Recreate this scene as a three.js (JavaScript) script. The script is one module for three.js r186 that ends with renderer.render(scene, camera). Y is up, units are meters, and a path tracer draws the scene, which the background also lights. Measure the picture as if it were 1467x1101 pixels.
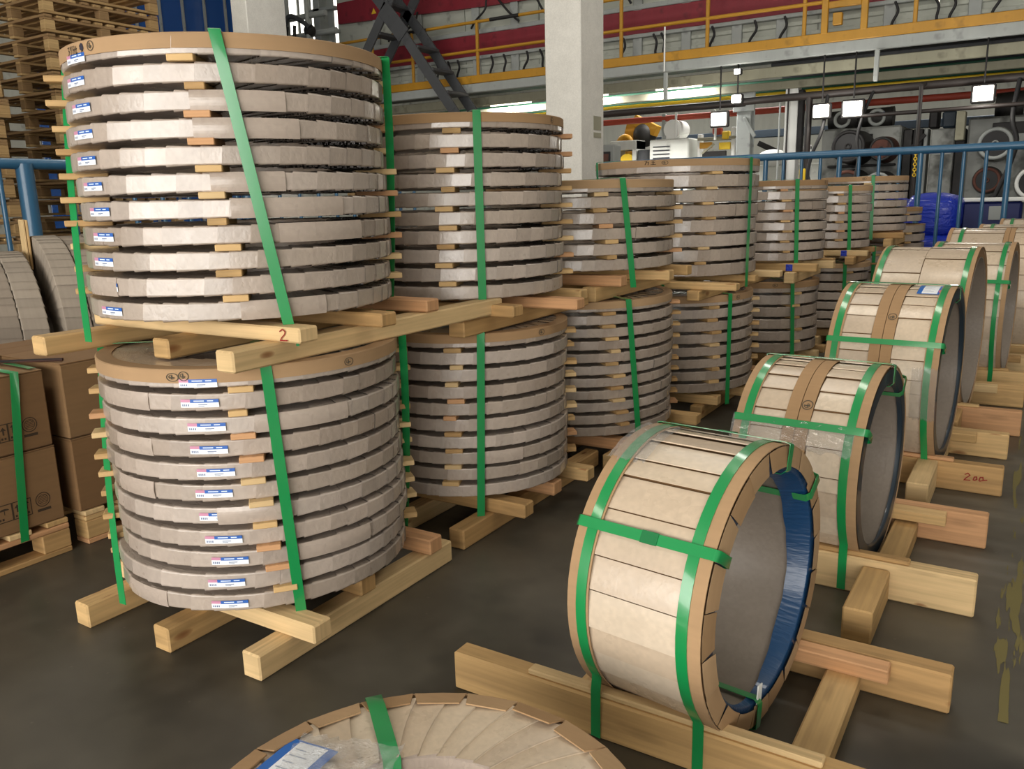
import * as THREE from 'three';
import { mergeGeometries } from 'three/addons/utils/BufferGeometryUtils.js';
import { RectAreaLightUniformsLib } from 'three/addons/lights/RectAreaLightUniformsLib.js';

// ------------------------------------------------------------------ camera, light, exposure
const scene = new THREE.Scene();
const camera = new THREE.PerspectiveCamera(2 * Math.atan(550.5 / 1187) * 180 / Math.PI, 1467 / 1101, 0.05, 80);
camera.rotation.order = 'YXZ';
camera.position.set(0, 1.55, 0);
camera.rotation.set(-12.6 * Math.PI / 180, 32.5 * Math.PI / 180, -1.44 * Math.PI / 180);
const renderer = new THREE.WebGLRenderer({ antialias: true });
renderer.toneMapping = THREE.LinearToneMapping;
renderer.toneMappingExposure = 1.0;
renderer.shadowMap.enabled = true;
scene.background = new THREE.Color(0.02, 0.02, 0.02);
RectAreaLightUniformsLib.init();
const LIGHT = {
  door: 5.9, doorColor: new THREE.Color(1.0, 0.97, 0.93),     // daylight through the loading door behind the camera
  bay: 8, bayColor: new THREE.Color(1.0, 0.93, 0.82),         // lamps under the hall ceiling
  back: 8, backColor: new THREE.Color(1.0, 0.98, 0.94),      // brighter tubes over the rolling mill
  flood: 1.4, floodColor: new THREE.Color(1.0, 0.96, 0.88),    // small floodlights under the walkway
};

// ------------------------------------------------------------------ helpers
const R = (d) => d * Math.PI / 180;
function rng(seed) { let s = (seed * 2654435761) >>> 0 || 1; return () => { s ^= s << 13; s >>>= 0; s ^= s >>> 17; s ^= s << 5; s >>>= 0; return s / 4294967296; }; }
const used = new Map();
function numbered(n) { const k = used.get(n) || 0; used.set(n, k + 1); return k ? n + '_' + String(k).padStart(3, '0') : n; }
function meta(o, label, category, group, kind) { if (label) o.userData.label = label; if (category) o.userData.category = category; if (group) o.userData.group = group; if (kind) o.userData.kind = kind; return o; }
function thing(name, label, category, [x, y, z] = [0, 0, 0], turn = 0, group) {
  const o = new THREE.Group(); o.name = numbered(name); o.position.set(x, y, z); o.rotation.y = turn; scene.add(o);
  return meta(o, label, category, group);
}
function part(parent, name, geo, mat, pos, rot) {
  const m = new THREE.Mesh(geo, mat); m.name = numbered(name); m.castShadow = m.receiveShadow = true;
  if (pos) m.position.set(...pos); if (rot) m.rotation.set(...rot);
  parent.add(m); return m;
}
function solo(name, label, category, geo, mat, pos, rot, group) { return meta(part(scene, name, geo, mat, pos, rot), label, category, group); }
function struct(name, geo, mat, pos, rot) { const m = part(scene, name, geo, mat, pos, rot); m.name = name; m.userData.kind = 'structure'; return m; }
function geoFrom(P, N, U, I, C) {
  const g = new THREE.BufferGeometry();
  g.setAttribute('position', new THREE.Float32BufferAttribute(P, 3));
  if (N) g.setAttribute('normal', new THREE.Float32BufferAttribute(N, 3));
  if (U) g.setAttribute('uv', new THREE.Float32BufferAttribute(U, 2));
  if (C) g.setAttribute('color', new THREE.Float32BufferAttribute(C, 3));
  if (I) g.setIndex(I);
  if (!N) g.computeVertexNormals();
  return g;
}
const boxCache = new Map();
function box(w, h, d, c = 0.004) {                                   // chamfered box, uv in metres, grain along the longest side
  const key = [w, h, d, c].map((v) => v.toFixed(4)).join();
  if (boxCache.has(key)) return boxCache.get(key);
  c = Math.min(c, w / 3, h / 3, d / 3);
  const H = [w / 2, h / 2, d / 2], P = [], N = [], U = [], I = [];
  const long = H.indexOf(Math.max(...H));
  const uvOf = (p, n) => { const ax = [0, 1, 2].filter((k) => k !== n); const a = ax.includes(long) ? long : ax[0], b = ax.find((k) => k !== a); return [p[a] + 0.37 * n, p[b] + 0.61 * n]; };
  const poly = (pts, n, face) => { const s = P.length / 3; const l = Math.hypot(...n); for (const p of pts) { P.push(...p); N.push(n[0] / l, n[1] / l, n[2] / l); U.push(...uvOf(p, face)); } 
    const a = new THREE.Vector3(...pts[0]), b = new THREE.Vector3(...pts[1]), q = new THREE.Vector3(...pts[2]);
    const flip = b.clone().sub(a).cross(q.clone().sub(a)).dot(new THREE.Vector3(...n)) < 0;
    for (let k = 1; k + 1 < pts.length; k++) flip ? I.push(s, s + k + 1, s + k) : I.push(s, s + k, s + k + 1); };
  for (let a = 0; a < 3; a++) { const b = (a + 1) % 3, e = (a + 2) % 3;
    for (const s of [-1, 1]) {
      const mk = (x, y) => { const p = [0, 0, 0]; p[a] = s * H[a]; p[b] = x * (H[b] - c); p[e] = y * (H[e] - c); return p; };
      const n = [0, 0, 0]; n[a] = s; poly([mk(-1, -1), mk(1, -1), mk(1, 1), mk(-1, 1)], n, a);
      for (const t of [-1, 1]) {                                      // edges between face a (sign s) and face b (sign t)
        const ed = (z, onA) => { const p = [0, 0, 0]; p[e] = z * (H[e] - c); p[a] = s * (H[a] - (onA ? 0 : c)); p[b] = t * (H[b] - (onA ? c : 0)); return p; };
        const m = [0, 0, 0]; m[a] = s; m[b] = t; poly([ed(-1, true), ed(1, true), ed(1, false), ed(-1, false)], m, a);
      } } }
  for (const x of [-1, 1]) for (const y of [-1, 1]) for (const z of [-1, 1]) poly([[x * H[0], y * (H[1] - c), z * (H[2] - c)], [x * (H[0] - c), y * H[1], z * (H[2] - c)], [x * (H[0] - c), y * (H[1] - c), z * H[2]]], [x, y, z], 0);
  const g = geoFrom(P, N, U, I); boxCache.set(key, g); return g;
}
function at(g, x, y, z, rx = 0, ry = 0, rz = 0) { const q = g.clone(); q.applyMatrix4(new THREE.Matrix4().compose(new THREE.Vector3(x, y, z), new THREE.Quaternion().setFromEuler(new THREE.Euler(rx, ry, rz)), new THREE.Vector3(1, 1, 1))); return q; }
const merge = (list) => mergeGeometries(list.map((g) => { const q = g.index ? g.toNonIndexed() : g; for (const k of Object.keys(q.attributes)) if (!['position', 'normal', 'uv'].includes(k)) q.deleteAttribute(k); return q; }), false);
const V = (p) => new THREE.Vector3(...p);
function bar(a, b, r, seg = 10) {                                      // round bar between two points
  const A = V(a), B = V(b), L = A.distanceTo(B), g = new THREE.CylinderGeometry(r, r, L, seg);
  g.applyQuaternion(new THREE.Quaternion().setFromUnitVectors(new THREE.Vector3(0, 1, 0), B.clone().sub(A).normalize()));
  g.translate((a[0] + b[0]) / 2, (a[1] + b[1]) / 2, (a[2] + b[2]) / 2); return g;
}
function beam(a, b, w, h) {                                            // square bar between two points, w sideways, h across
  const A = V(a), B = V(b), L = A.distanceTo(B), d = B.clone().sub(A).normalize();
  const side = new THREE.Vector3(0, 0, 1); if (Math.abs(d.z) > 0.9) side.set(1, 0, 0);
  const up = side.clone().cross(d).normalize(), sd = d.clone().cross(up).normalize();
  const g = box(L, h, w, 0.004).clone(); g.applyMatrix4(new THREE.Matrix4().makeBasis(d, up, sd)); g.translate((a[0] + b[0]) / 2, (a[1] + b[1]) / 2, (a[2] + b[2]) / 2); return g;
}
function tube(pts, r, seg = 20, rs = 7) { return new THREE.TubeGeometry(new THREE.CatmullRomCurve3(pts.map(V)), seg, r, rs); }
function ribbon(path, wdir, width, thick = 0.0016) {                   // flat band along a path; wdir(i) gives the direction across
  const P = [], U = [], I = []; const n = path.length; let run = 0; const base = [];
  for (let i = 0; i < n; i++) {
    const p = V(path[i]), t = V(path[Math.min(n - 1, i + 1)]).sub(V(path[Math.max(0, i - 1)])).normalize();
    const w = V(wdir(i)).normalize(), nn = t.clone().cross(w).normalize();
    if (i) run += p.distanceTo(V(path[i - 1]));
    const q = (a, b) => p.clone().addScaledVector(w, a * width / 2).addScaledVector(nn, b * thick / 2);
    base.push([q(-1, -1), q(1, -1), q(1, 1), q(-1, 1)].concat([run]));
  }
  for (let f = 0; f < 4; f++) { const s = P.length / 3; for (let i = 0; i < n; i++) { const a = base[i][f], b = base[i][(f + 1) % 4]; P.push(a.x, a.y, a.z, b.x, b.y, b.z); U.push(base[i][4], f, base[i][4], f + 0.05); if (i) { const k = s + 2 * i; I.push(k - 2, k - 1, k, k, k - 1, k + 1); } } }
  return geoFrom(P, null, U, I);
}
function ring(profile, a0, a1, seg, uS = 1) {                          // part of a lathe round y: profile [[r, y], ...] closed by the caller
  const P = [], U = [], I = [], n = profile.length; let len = [0]; for (let i = 1; i < n; i++) len.push(len[i - 1] + Math.hypot(profile[i][0] - profile[i - 1][0], profile[i][1] - profile[i - 1][1]));
  for (let i = 0; i + 1 < n; i++) { const s = P.length / 3; for (let k = 0; k <= seg; k++) { const t = a0 + (a1 - a0) * k / seg, sx = Math.sin(t), cz = Math.cos(t); for (const j of [i, i + 1]) { P.push(profile[j][0] * sx, profile[j][1], profile[j][0] * cz); U.push(t * profile[0][0] * uS, len[j]); } if (k) { const q = s + 2 * k; I.push(q - 2, q, q - 1, q - 1, q, q + 1); } } }
  return geoFrom(P, null, U, I);
}
function capEnds(profile, angles) {                                    // flat ends of a ring segment (profile closed, convex enough)
  const shape = new THREE.Shape(profile.map(([r, y]) => new THREE.Vector2(r, y))); const out = [];
  for (const a of angles) { const g = new THREE.ShapeGeometry(shape); g.rotateY(a - Math.PI / 2); out.push(g); } return out;
}

// ------------------------------------------------------------------ computed textures
function noiseField(w, h, sx, sy, oct, seed) {                         // tiling value noise, sx and sy cells across
  const out = new Float32Array(w * h); let amp = 1, tot = 0;
  for (let o = 0; o < oct; o++) { const r = rng(seed + o * 17), gx = sx << o, gy = sy << o, grid = new Float32Array(gx * gy).map(() => r());
    for (let y = 0; y < h; y++) { const fy = y / h * gy, y0 = Math.floor(fy), ty = fy - y0, wy = ty * ty * (3 - 2 * ty), ya = (y0 % gy) * gx, yb = ((y0 + 1) % gy) * gx;
      for (let x = 0; x < w; x++) { const fx = x / w * gx, x0 = Math.floor(fx), tx = fx - x0, wx = tx * tx * (3 - 2 * tx), xa = x0 % gx, xb = (x0 + 1) % gx;
        out[y * w + x] += amp * ((grid[ya + xa] * (1 - wx) + grid[ya + xb] * wx) * (1 - wy) + (grid[yb + xa] * (1 - wx) + grid[yb + xb] * wx) * wy); } }
    tot += amp; amp *= 0.55; }
  for (let i = 0; i < out.length; i++) out[i] /= tot; return out;
}
function dataTex(w, h, fn, srgb, metresX, metresY) {
  const d = new Uint8Array(w * h * 4);
  for (let i = 0; i < w * h; i++) { const c = fn(i, i % w, (i / w) | 0); d[4 * i] = c[0]; d[4 * i + 1] = c[1]; d[4 * i + 2] = c[2]; d[4 * i + 3] = c[3] ?? 255; }
  const t = new THREE.DataTexture(d, w, h); t.wrapS = t.wrapT = THREE.RepeatWrapping; t.magFilter = THREE.LinearFilter; t.minFilter = THREE.LinearMipmapLinearFilter; t.generateMipmaps = true;
  if (srgb) t.colorSpace = THREE.SRGBColorSpace; if (metresX) t.repeat.set(1 / metresX, 1 / metresY); t.needsUpdate = true; return t;
}
const cl = (v) => Math.max(0, Math.min(255, v));
const woodTex = (() => { const w = 512, h = 256, a = noiseField(w, h, 3, 40, 3, 5), b = noiseField(w, h, 6, 8, 4, 9), k = noiseField(w, h, 5, 5, 1, 33);
  const knots = []; const r = rng(77); for (let i = 0; i < 7; i++) knots.push([r() * w, r() * h, 4 + r() * 6]);
  return dataTex(w, h, (i, x, y) => { let v = 226 + 46 * (a[i] - 0.5) + 40 * (b[i] - 0.5), kd = 0; for (const [kx, ky, kr] of knots) { const d = Math.hypot((x - kx) / 1.7, y - ky) / kr; if (d < 1) kd = Math.max(kd, 1 - d * d); }
    const dirt = Math.max(0, b[i] - 0.62) * 160; v -= dirt; return [cl(v - 70 * kd), cl(v - 6 - 92 * kd), cl(v - 18 - 100 * kd)]; }, true, 1.6, 0.5); })();
const paperBump = (() => { const w = 512, h = 512, a = noiseField(w, h, 24, 24, 3, 3), b = noiseField(w, h, 6, 6, 3, 8); return dataTex(w, h, (i) => { const v = cl(255 * (0.45 * Math.abs(a[i] - 0.5) * 2.2 + 0.55 * b[i])); return [v, v, v]; }, false, 0.5, 0.5); })();
const paperTex = (() => { const w = 256, h = 256, a = noiseField(w, h, 4, 4, 5, 13), f = noiseField(w, h, 64, 64, 1, 21); return dataTex(w, h, (i) => { const v = 236 + 22 * (a[i] - 0.5) + 12 * (f[i] - 0.5); return [cl(v), cl(v - 1), cl(v - 3)]; }, true, 0.7, 0.7); })();
const paperRough = (() => { const w = 256, h = 256, a = noiseField(w, h, 8, 8, 4, 41); return dataTex(w, h, (i) => { const v = cl(255 * (0.6 + 0.7 * (a[i] - 0.5))); return [v, v, v]; }, false, 0.6, 0.6); })();
const cardTex = (() => { const w = 256, h = 256, a = noiseField(w, h, 3, 3, 5, 14), s = noiseField(w, h, 2, 64, 1, 22); return dataTex(w, h, (i) => { const v = 234 + 26 * (a[i] - 0.5) + 8 * (s[i] - 0.5); return [cl(v), cl(v - 2), cl(v - 4)]; }, true, 0.5, 0.5); })();
const floorTex = (() => { const w = 1024, h = 1024, a = noiseField(w, h, 5, 5, 6, 51), b = noiseField(w, h, 3, 26, 4, 52), c = noiseField(w, h, 90, 90, 2, 53), d = noiseField(w, h, 9, 9, 5, 54);
  const r = rng(8), specks = new Set(); for (let i = 0; i < 420; i++) specks.add(((r() * h) | 0) * w + ((r() * w) | 0));
  return dataTex(w, h, (i) => { let v = 190 + 90 * (a[i] - 0.5) + 40 * (b[i] - 0.5) + 26 * (c[i] - 0.5); if (d[i] < 0.40) v -= (0.40 - d[i]) * 420; if (specks.has(i)) v += 50; if (b[i] > 0.66) v += (b[i] - 0.66) * 260; return [cl(v + 2), cl(v), cl(v - 8)]; }, true, 7, 7); })();
const floorRough = (() => { const w = 512, h = 512, a = noiseField(w, h, 6, 6, 5, 61), b = noiseField(w, h, 3, 30, 3, 62); return dataTex(w, h, (i) => { const v = cl(255 * (0.62 + 0.5 * (a[i] - 0.5) + 0.25 * (b[i] - 0.5))); return [v, v, v]; }, false, 5, 5); })();
const grimeTex = (() => { const w = 512, h = 512, a = noiseField(w, h, 4, 4, 6, 71), b = noiseField(w, h, 26, 3, 4, 72), c = noiseField(w, h, 9, 9, 4, 73); return dataTex(w, h, (i) => { let v = 236 + 30 * (a[i] - 0.5) + 22 * (b[i] - 0.5); if (c[i] > 0.68) v -= (c[i] - 0.68) * 300; return [cl(v), cl(v - 1), cl(v - 4)]; }, true, 2.2, 2.2); })();
const soilTex = (() => { const w = 512, h = 512, a = noiseField(w, h, 5, 5, 6, 81), c = noiseField(w, h, 4, 4, 5, 83); return dataTex(w, h, (i) => { let v = 215 + 70 * (a[i] - 0.5); if (c[i] > 0.54) v -= (c[i] - 0.54) * 620; return [cl(v), cl(v - 2), cl(v - 6)]; }, true, 1.7, 1.7); })();
function canvasTex(w, h, draw) { const c = document.createElement('canvas'); c.width = w; c.height = h; const x = c.getContext('2d'); draw(x, w, h); const t = new THREE.CanvasTexture(c); t.colorSpace = THREE.SRGBColorSpace; t.anisotropy = 8; return t; }
const stickerTex = canvasTex(256, 64, (x, w, h) => { x.fillStyle = '#eef1f6'; x.fillRect(0, 0, w, h); x.fillStyle = '#2f62b4'; x.fillRect(66, 0, w - 66, 27); x.fillStyle = '#c98ba6'; x.fillRect(0, 0, 66, 24); x.fillStyle = '#5d6f93';
  for (let i = 0; i < 4; i++) x.fillRect(10 + i * 13, 38, 8, 16); x.fillRect(120, 40, 60, 6); x.fillRect(120, 52, 40, 4); x.fillStyle = '#dfe9f7'; x.fillRect(90, 9, 70, 8); x.fillRect(180, 9, 40, 8); });
const stampTex = canvasTex(128, 128, (x) => { x.clearRect(0, 0, 128, 128); x.strokeStyle = x.fillStyle = '#4a4438'; x.lineWidth = 9; x.beginPath(); x.arc(64, 64, 52, 0, 7); x.stroke(); x.lineWidth = 6; x.beginPath(); x.arc(58, 60, 26, 0.5, 5); x.stroke(); x.fillRect(52, 40, 12, 52); x.fillRect(40, 62, 44, 9); });
const inkTex = (lines) => canvasTex(256, 128, (x) => { x.clearRect(0, 0, 256, 128); x.strokeStyle = '#2b241c'; x.lineWidth = 9; x.lineCap = 'round'; for (const l of lines) { x.beginPath(); l.forEach(([a, b], i) => (i ? x.lineTo(a, b) : x.moveTo(a, b))); x.stroke(); } });
const cartonTex = canvasTex(512, 256, (x, w, h) => { x.clearRect(0, 0, w, h); x.strokeStyle = x.fillStyle = '#3a2c1c'; x.lineWidth = 7;
  for (const [ox, k] of [[14, 0], [150, 1], [230, 2]]) { const bw = k ? 74 : 128; x.strokeRect(ox, 50, bw, 150);
    if (k === 0) { x.beginPath(); x.ellipse(ox + 64, 100, 40, 18, 0, Math.PI, 0); x.fill(); x.fillRect(ox + 61, 98, 6, 38); }
    if (k === 1) { x.beginPath(); x.moveTo(ox + 37, 74); x.lineTo(ox + 12, 104); x.lineTo(ox + 62, 104); x.fill(); x.fillRect(ox + 30, 100, 14, 42); }
    if (k === 2) { x.fillRect(ox + 30, 74, 13, 66); x.beginPath(); x.moveTo(ox + 16, 90); x.lineTo(ox + 37, 66); x.lineTo(ox + 58, 90); x.fill(); }
    x.fillRect(ox + 14, 165, 16, 18); x.fillRect(ox + 40, 165, 16, 18); }
  x.beginPath(); x.arc(410, 100, 62, 0, 7); x.stroke(); x.lineWidth = 4; x.beginPath(); x.arc(410, 100, 44, 0, 7); x.stroke(); for (let i = -2; i < 3; i++) { x.beginPath(); x.moveTo(375, 100 + i * 14); x.lineTo(445, 92 + i * 14); x.stroke(); } x.fillRect(352, 180, 118, 24); });
const sheetLabelTex = canvasTex(256, 192, (x, w, h) => { x.fillStyle = '#2464b4'; x.fillRect(0, 0, w, h); x.fillStyle = '#eceff3'; x.fillRect(48, 6, 160, h - 12); x.fillStyle = '#98a2b5'; for (let i = 0; i < 6; i++) x.fillRect(62, 30 + i * 24, 60 + (i * 37) % 70, 4); x.fillStyle = '#d4657a'; x.fillRect(216, 120, 26, 40); });
const paintTex = (() => { const w = 128, h = 1024, a = noiseField(w, h, 6, 40, 5, 91), b = noiseField(w, h, 2, 10, 3, 93); return dataTex(w, h, (i, x, y) => { const e = Math.min(x, w - x) / 12; const on = 0.55 * a[i] + 0.45 * b[i] - (e < 1 ? 0.2 * (1 - e) : 0); return [255, 255, 255, cl((on - 0.535) * 2600)]; }, true); })();
paintTex.wrapS = THREE.ClampToEdgeWrapping;

// ------------------------------------------------------------------ materials
const std = (o) => new THREE.MeshStandardMaterial(o), phys = (o) => new THREE.MeshPhysicalMaterial(o);
const M = {};
const woodTints = ['#e2c08c', '#d3b07c', '#e9cd9f', '#c9a471', '#d9a97f'];
M.wood = woodTints.map((c, i) => { const t = woodTex.clone(); t.offset.set(0.23 * i, 0.31 * i); t.needsUpdate = true; return std({ color: c, map: t, roughness: 0.72 }); });
M.oldwood = ['#bb9d70', '#a28560', '#c9ac7e'].map((c, i) => { const t = woodTex.clone(); t.offset.set(0.17 * i + 0.1, 0.27 * i); t.needsUpdate = true; return std({ color: c, map: t, roughness: 0.85 }); });
const wrapTints = ['#bfb0a4', '#baab9e', '#c4b6ab', '#b6a699'];
M.wrap = wrapTints.map((c) => phys({ color: c, map: paperTex, roughness: 0.62, roughnessMap: paperRough, bumpMap: paperBump, bumpScale: 0.0022, vertexColors: true, clearcoat: 1, clearcoatRoughness: 0.26 }));
M.sheet = ['#d9c6ae', '#d3bfa7', '#decdb7', '#cfbca6'].map((c) => phys({ color: c, map: paperTex, roughness: 0.55, roughnessMap: paperRough, bumpMap: paperBump, bumpScale: 0.0009, clearcoat: 0.35, clearcoatRoughness: 0.3 }));
M.card = ['#b5946e', '#ad8b64', '#bb9b75'].map((c) => std({ color: c, map: cardTex, roughness: 0.85 }));
M.carton = ['#8d6c47', '#866541', '#91714c'].map((c) => std({ color: c, map: cardTex, roughness: 0.88 }));
M.strap = phys({ color: '#128a48', roughness: 0.34, clearcoat: 1, clearcoatRoughness: 0.12 });
M.seal = std({ color: '#0c6e3a', roughness: 0.35 });
M.sticker = std({ map: stickerTex, roughness: 0.35 });
M.blue = phys({ color: '#133e66', roughness: 0.4, bumpMap: paperBump, bumpScale: 0.004, clearcoat: 0.3 });
M.darkFilm = phys({ color: '#1b2a36', roughness: 0.45, clearcoat: 0.3 });
M.liner = phys({ color: '#8f8479', map: paperTex, roughness: 0.48, bumpMap: paperBump, bumpScale: 0.002, clearcoat: 0.2, clearcoatRoughness: 0.3 });
M.film = phys({ color: '#ffffff', transmission: 0.85, thickness: 0, roughness: 0.12, bumpMap: paperBump, bumpScale: 0.012, ior: 1.45, transparent: false });
M.floor = std({ color: '#645f56', map: floorTex, roughness: 0.75, roughnessMap: floorRough });
M.yellowPaint = std({ color: '#6d6334', alphaMap: null, map: paintTex, transparent: true, alphaTest: 0.5, roughness: 0.7 });
M.wallGrey = std({ color: '#b9bab2', map: grimeTex, roughness: 0.9 });
M.ceiling = std({ color: '#9c9d98', roughness: 0.95 });
M.concrete = std({ color: '#f0eee8', map: paperTex, roughness: 0.85 });
M.blueWall = phys({ color: '#144f9c', roughness: 0.25, clearcoat: 0.6, clearcoatRoughness: 0.1 });
M.paleSteel = std({ color: '#aeb3b2', map: grimeTex, roughness: 0.6 });
M.beige = std({ color: '#aca994', map: grimeTex, roughness: 0.75 });
M.panel = std({ color: '#bfc3ba', map: grimeTex, roughness: 0.8 });
M.red = std({ color: '#8f2433', map: grimeTex, roughness: 0.55 });
M.redpipe = std({ color: '#a8432f', roughness: 0.6 });
M.yellow = std({ color: '#c99326', map: grimeTex, roughness: 0.5 });
M.brightYellow = std({ color: '#e8c22c', roughness: 0.5 });
M.black = std({ color: '#1c1b1c', roughness: 0.6 });
M.dark = std({ color: '#2c2a2b', map: soilTex, roughness: 0.6, metalness: 0.3 });
M.darkPipe = std({ color: '#332a27', map: soilTex, roughness: 0.55 });
M.green = std({ color: '#17523a', roughness: 0.6 });
M.stair = std({ color: '#4a4c50', map: grimeTex, roughness: 0.6 });
M.rail = phys({ color: '#2f5f80', roughness: 0.4, clearcoat: 0.3 });
M.mill = std({ color: '#a8acaa', map: soilTex, roughness: 0.6 });
M.chock = std({ color: '#353332', map: soilTex, roughness: 0.55, metalness: 0.2 });
M.rust = std({ color: '#6f4438', map: soilTex, roughness: 0.8 });
M.white = std({ color: '#e9eae6', roughness: 0.6 });
M.whiteMachine = std({ color: '#dfe1dc', map: grimeTex, roughness: 0.5 });
M.tarp = phys({ color: '#1233b4', roughness: 0.42, bumpMap: paperBump, bumpScale: 0.02, clearcoat: 0.25 });
M.navy = std({ color: '#101c58', roughness: 0.55 });
M.bind = ['#a59a8c', '#9b8f81'].map((c) => std({ color: c, map: cardTex, roughness: 0.8, vertexColors: true }));
M.navyGirder = std({ color: '#25323e', roughness: 0.6 });
M.redBright = std({ color: '#b81f34', roughness: 0.5 });
M.stairLight = std({ color: '#7d7f7c', roughness: 0.6 });
M.lampGlow = std({ color: '#ffffff', emissive: '#fff6e6', emissiveIntensity: 12 });
M.lamp = std({ color: '#ffffff', emissive: '#fff6e4', emissiveIntensity: 3.0 });
M.tubeGlow = std({ color: '#ffffff', emissive: '#fff3dd', emissiveIntensity: 2.0 });
M.dayGlow = std({ color: '#ffffff', emissive: '#fdf8ee', emissiveIntensity: 2.2 });
M.blot = std({ map: canvasTex(96, 96, (x) => { x.clearRect(0, 0, 96, 96); x.fillStyle = '#2a2734'; for (const [a, b, q] of [[48, 38, 26], [34, 52, 18], [62, 54, 18], [50, 64, 14], [22, 34, 9]]) { x.beginPath(); x.arc(a, b, q, 0, 7); x.fill(); } x.fillRect(40, 66, 8, 24); x.fillRect(60, 62, 8, 22); }), transparent: true, alphaTest: 0.4, roughness: 0.9 });
M.stamp = std({ map: stampTex, transparent: true, alphaTest: 0.4, roughness: 0.9 });
const decal = (t) => std({ map: t, transparent: true, alphaTest: 0.35, roughness: 0.9 });
M.inkA = decal(inkTex([[[20, 30], [50, 26], [34, 60], [56, 64], [24, 100]], [[84, 24], [100, 64], [120, 22]], [[100, 64], [96, 104]], [[146, 26], [146, 104]], [[146, 62], [182, 58]], [[182, 26], [184, 104]], [[204, 60], [238, 56]], [[220, 30], [216, 100], [244, 96]]]));
M.inkB = decal(inkTex([[[16, 34], [70, 30]], [[46, 32], [22, 100]], [[42, 60], [74, 58], [64, 104]], [[110, 30], [160, 28]], [[134, 30], [132, 66]], [[114, 66], [156, 64]], [[104, 102], [168, 98]], [[134, 66], [134, 100]]]));
M.inkC = decal(inkTex([[[20, 40], [60, 36], [40, 66], [62, 72], [26, 104]], [[96, 60], [96, 100], [120, 70], [124, 100], [148, 66], [152, 100], [176, 66]]]));
const redInk = (lines) => std({ map: canvasTex(128, 64, (x) => { x.clearRect(0, 0, 128, 64); x.strokeStyle = '#8c2a22'; x.lineWidth = 5; x.lineCap = 'round'; for (const l of lines) { x.beginPath(); l.forEach(([a, b], i) => (i ? x.lineTo(a, b) : x.moveTo(a, b))); x.stroke(); } }), transparent: true, alphaTest: 0.35, roughness: 0.9 });
M.inkRedA = redInk([[[14, 20], [26, 12], [36, 22], [18, 40], [12, 50], [38, 48]], [[52, 44], [56, 28], [66, 26], [68, 40], [56, 46]], [[78, 44], [82, 26], [94, 24], [96, 40], [82, 46]], [[96, 40], [112, 36]]]);
M.inkRedB = redInk([[[40, 18], [56, 8], [72, 18], [66, 30], [46, 46], [40, 56], [80, 54]]]);
M.carton_print = decal(cartonTex);
M.sheetLabel = std({ map: sheetLabelTex, roughness: 0.3 });
const pick = (list, r) => list[Math.floor(r() * list.length) % list.length];

// ------------------------------------------------------------------ the hall: floor, walls, ceiling
const plate = (x0, x1, y0, y1, z0, z1, c = 0.01) => at(box(x1 - x0, y1 - y0, z1 - z0, c), (x0 + x1) / 2, (y0 + y1) / 2, (z0 + z1) / 2);
const XL = -17, XR = 9, ZF = 8, ZB = -25, YC = 9;
struct('floor', (() => { const g = plate(XL - 0.3, XR + 0.3, -0.2, 0, ZB - 0.3, ZF + 0.3, 0.001).clone(); const p = g.attributes.position, u = g.attributes.uv; for (let i = 0; i < p.count; i++) u.setXY(i, p.getX(i), p.getZ(i)); return g; })(), M.floor);
struct('ceiling', plate(XL - 0.3, XR + 0.3, YC, YC + 0.25, ZB - 0.3, ZF + 0.3), M.ceiling);
struct('wall_left', plate(XL - 0.3, XL, 0, YC, ZB - 0.3, ZF + 0.3), M.wallGrey);
struct('wall_right', plate(XR, XR + 0.3, 0, YC, ZB - 0.3, ZF + 0.3), M.wallGrey);
struct('wall_back', plate(XL, XR, 0, YC, ZB - 0.3, ZB), M.wallGrey);
// front wall, behind the camera, around a wide loading door that stands full of daylight
const DX0 = -7.8, DX1 = 7.6, DH = 4.6;
struct('wall_front', merge([plate(XL, DX0, 0, YC, ZF, ZF + 0.3), plate(DX1, XR, 0, YC, ZF, ZF + 0.3), plate(DX0, DX1, DH, YC, ZF, ZF + 0.3)]), M.wallGrey);
const door = new THREE.Group(); door.name = 'door_1'; door.userData.kind = 'structure'; scene.add(door);
part(door, 'door_pane', plate(DX0, DX1, 0.05, DH, ZF + 0.1, ZF + 0.14), M.dayGlow);
{ const n = 8; for (let i = 0; i <= n; i++) { const x = DX0 + (DX1 - DX0) * i / n; part(door, 'door_frame', plate(x - 0.06, x + 0.06, 0, DH, ZF, ZF + 0.1), M.paleSteel); } part(door, 'door_frame', plate(DX0, DX1, 2.2, 2.3, ZF + 0.02, ZF + 0.09), M.paleSteel); }
{ const l = new THREE.RectAreaLight(LIGHT.doorColor, LIGHT.door, DX1 - DX0 - 0.2, DH - 0.2); l.position.set((DX0 + DX1) / 2, DH / 2, ZF - 0.02); l.lookAt((DX0 + DX1) / 2, DH / 2, 0); scene.add(l); }
// yellow aisle line, worn
{ const g = new THREE.PlaneGeometry(0.11, 9); g.rotateX(-Math.PI / 2); const m = struct('floor_marking', g, M.yellowPaint, [0.04, 0.0015, -7.1]); m.castShadow = false; meta(m, 'worn yellow aisle line painted on the dark floor', null); }
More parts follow.
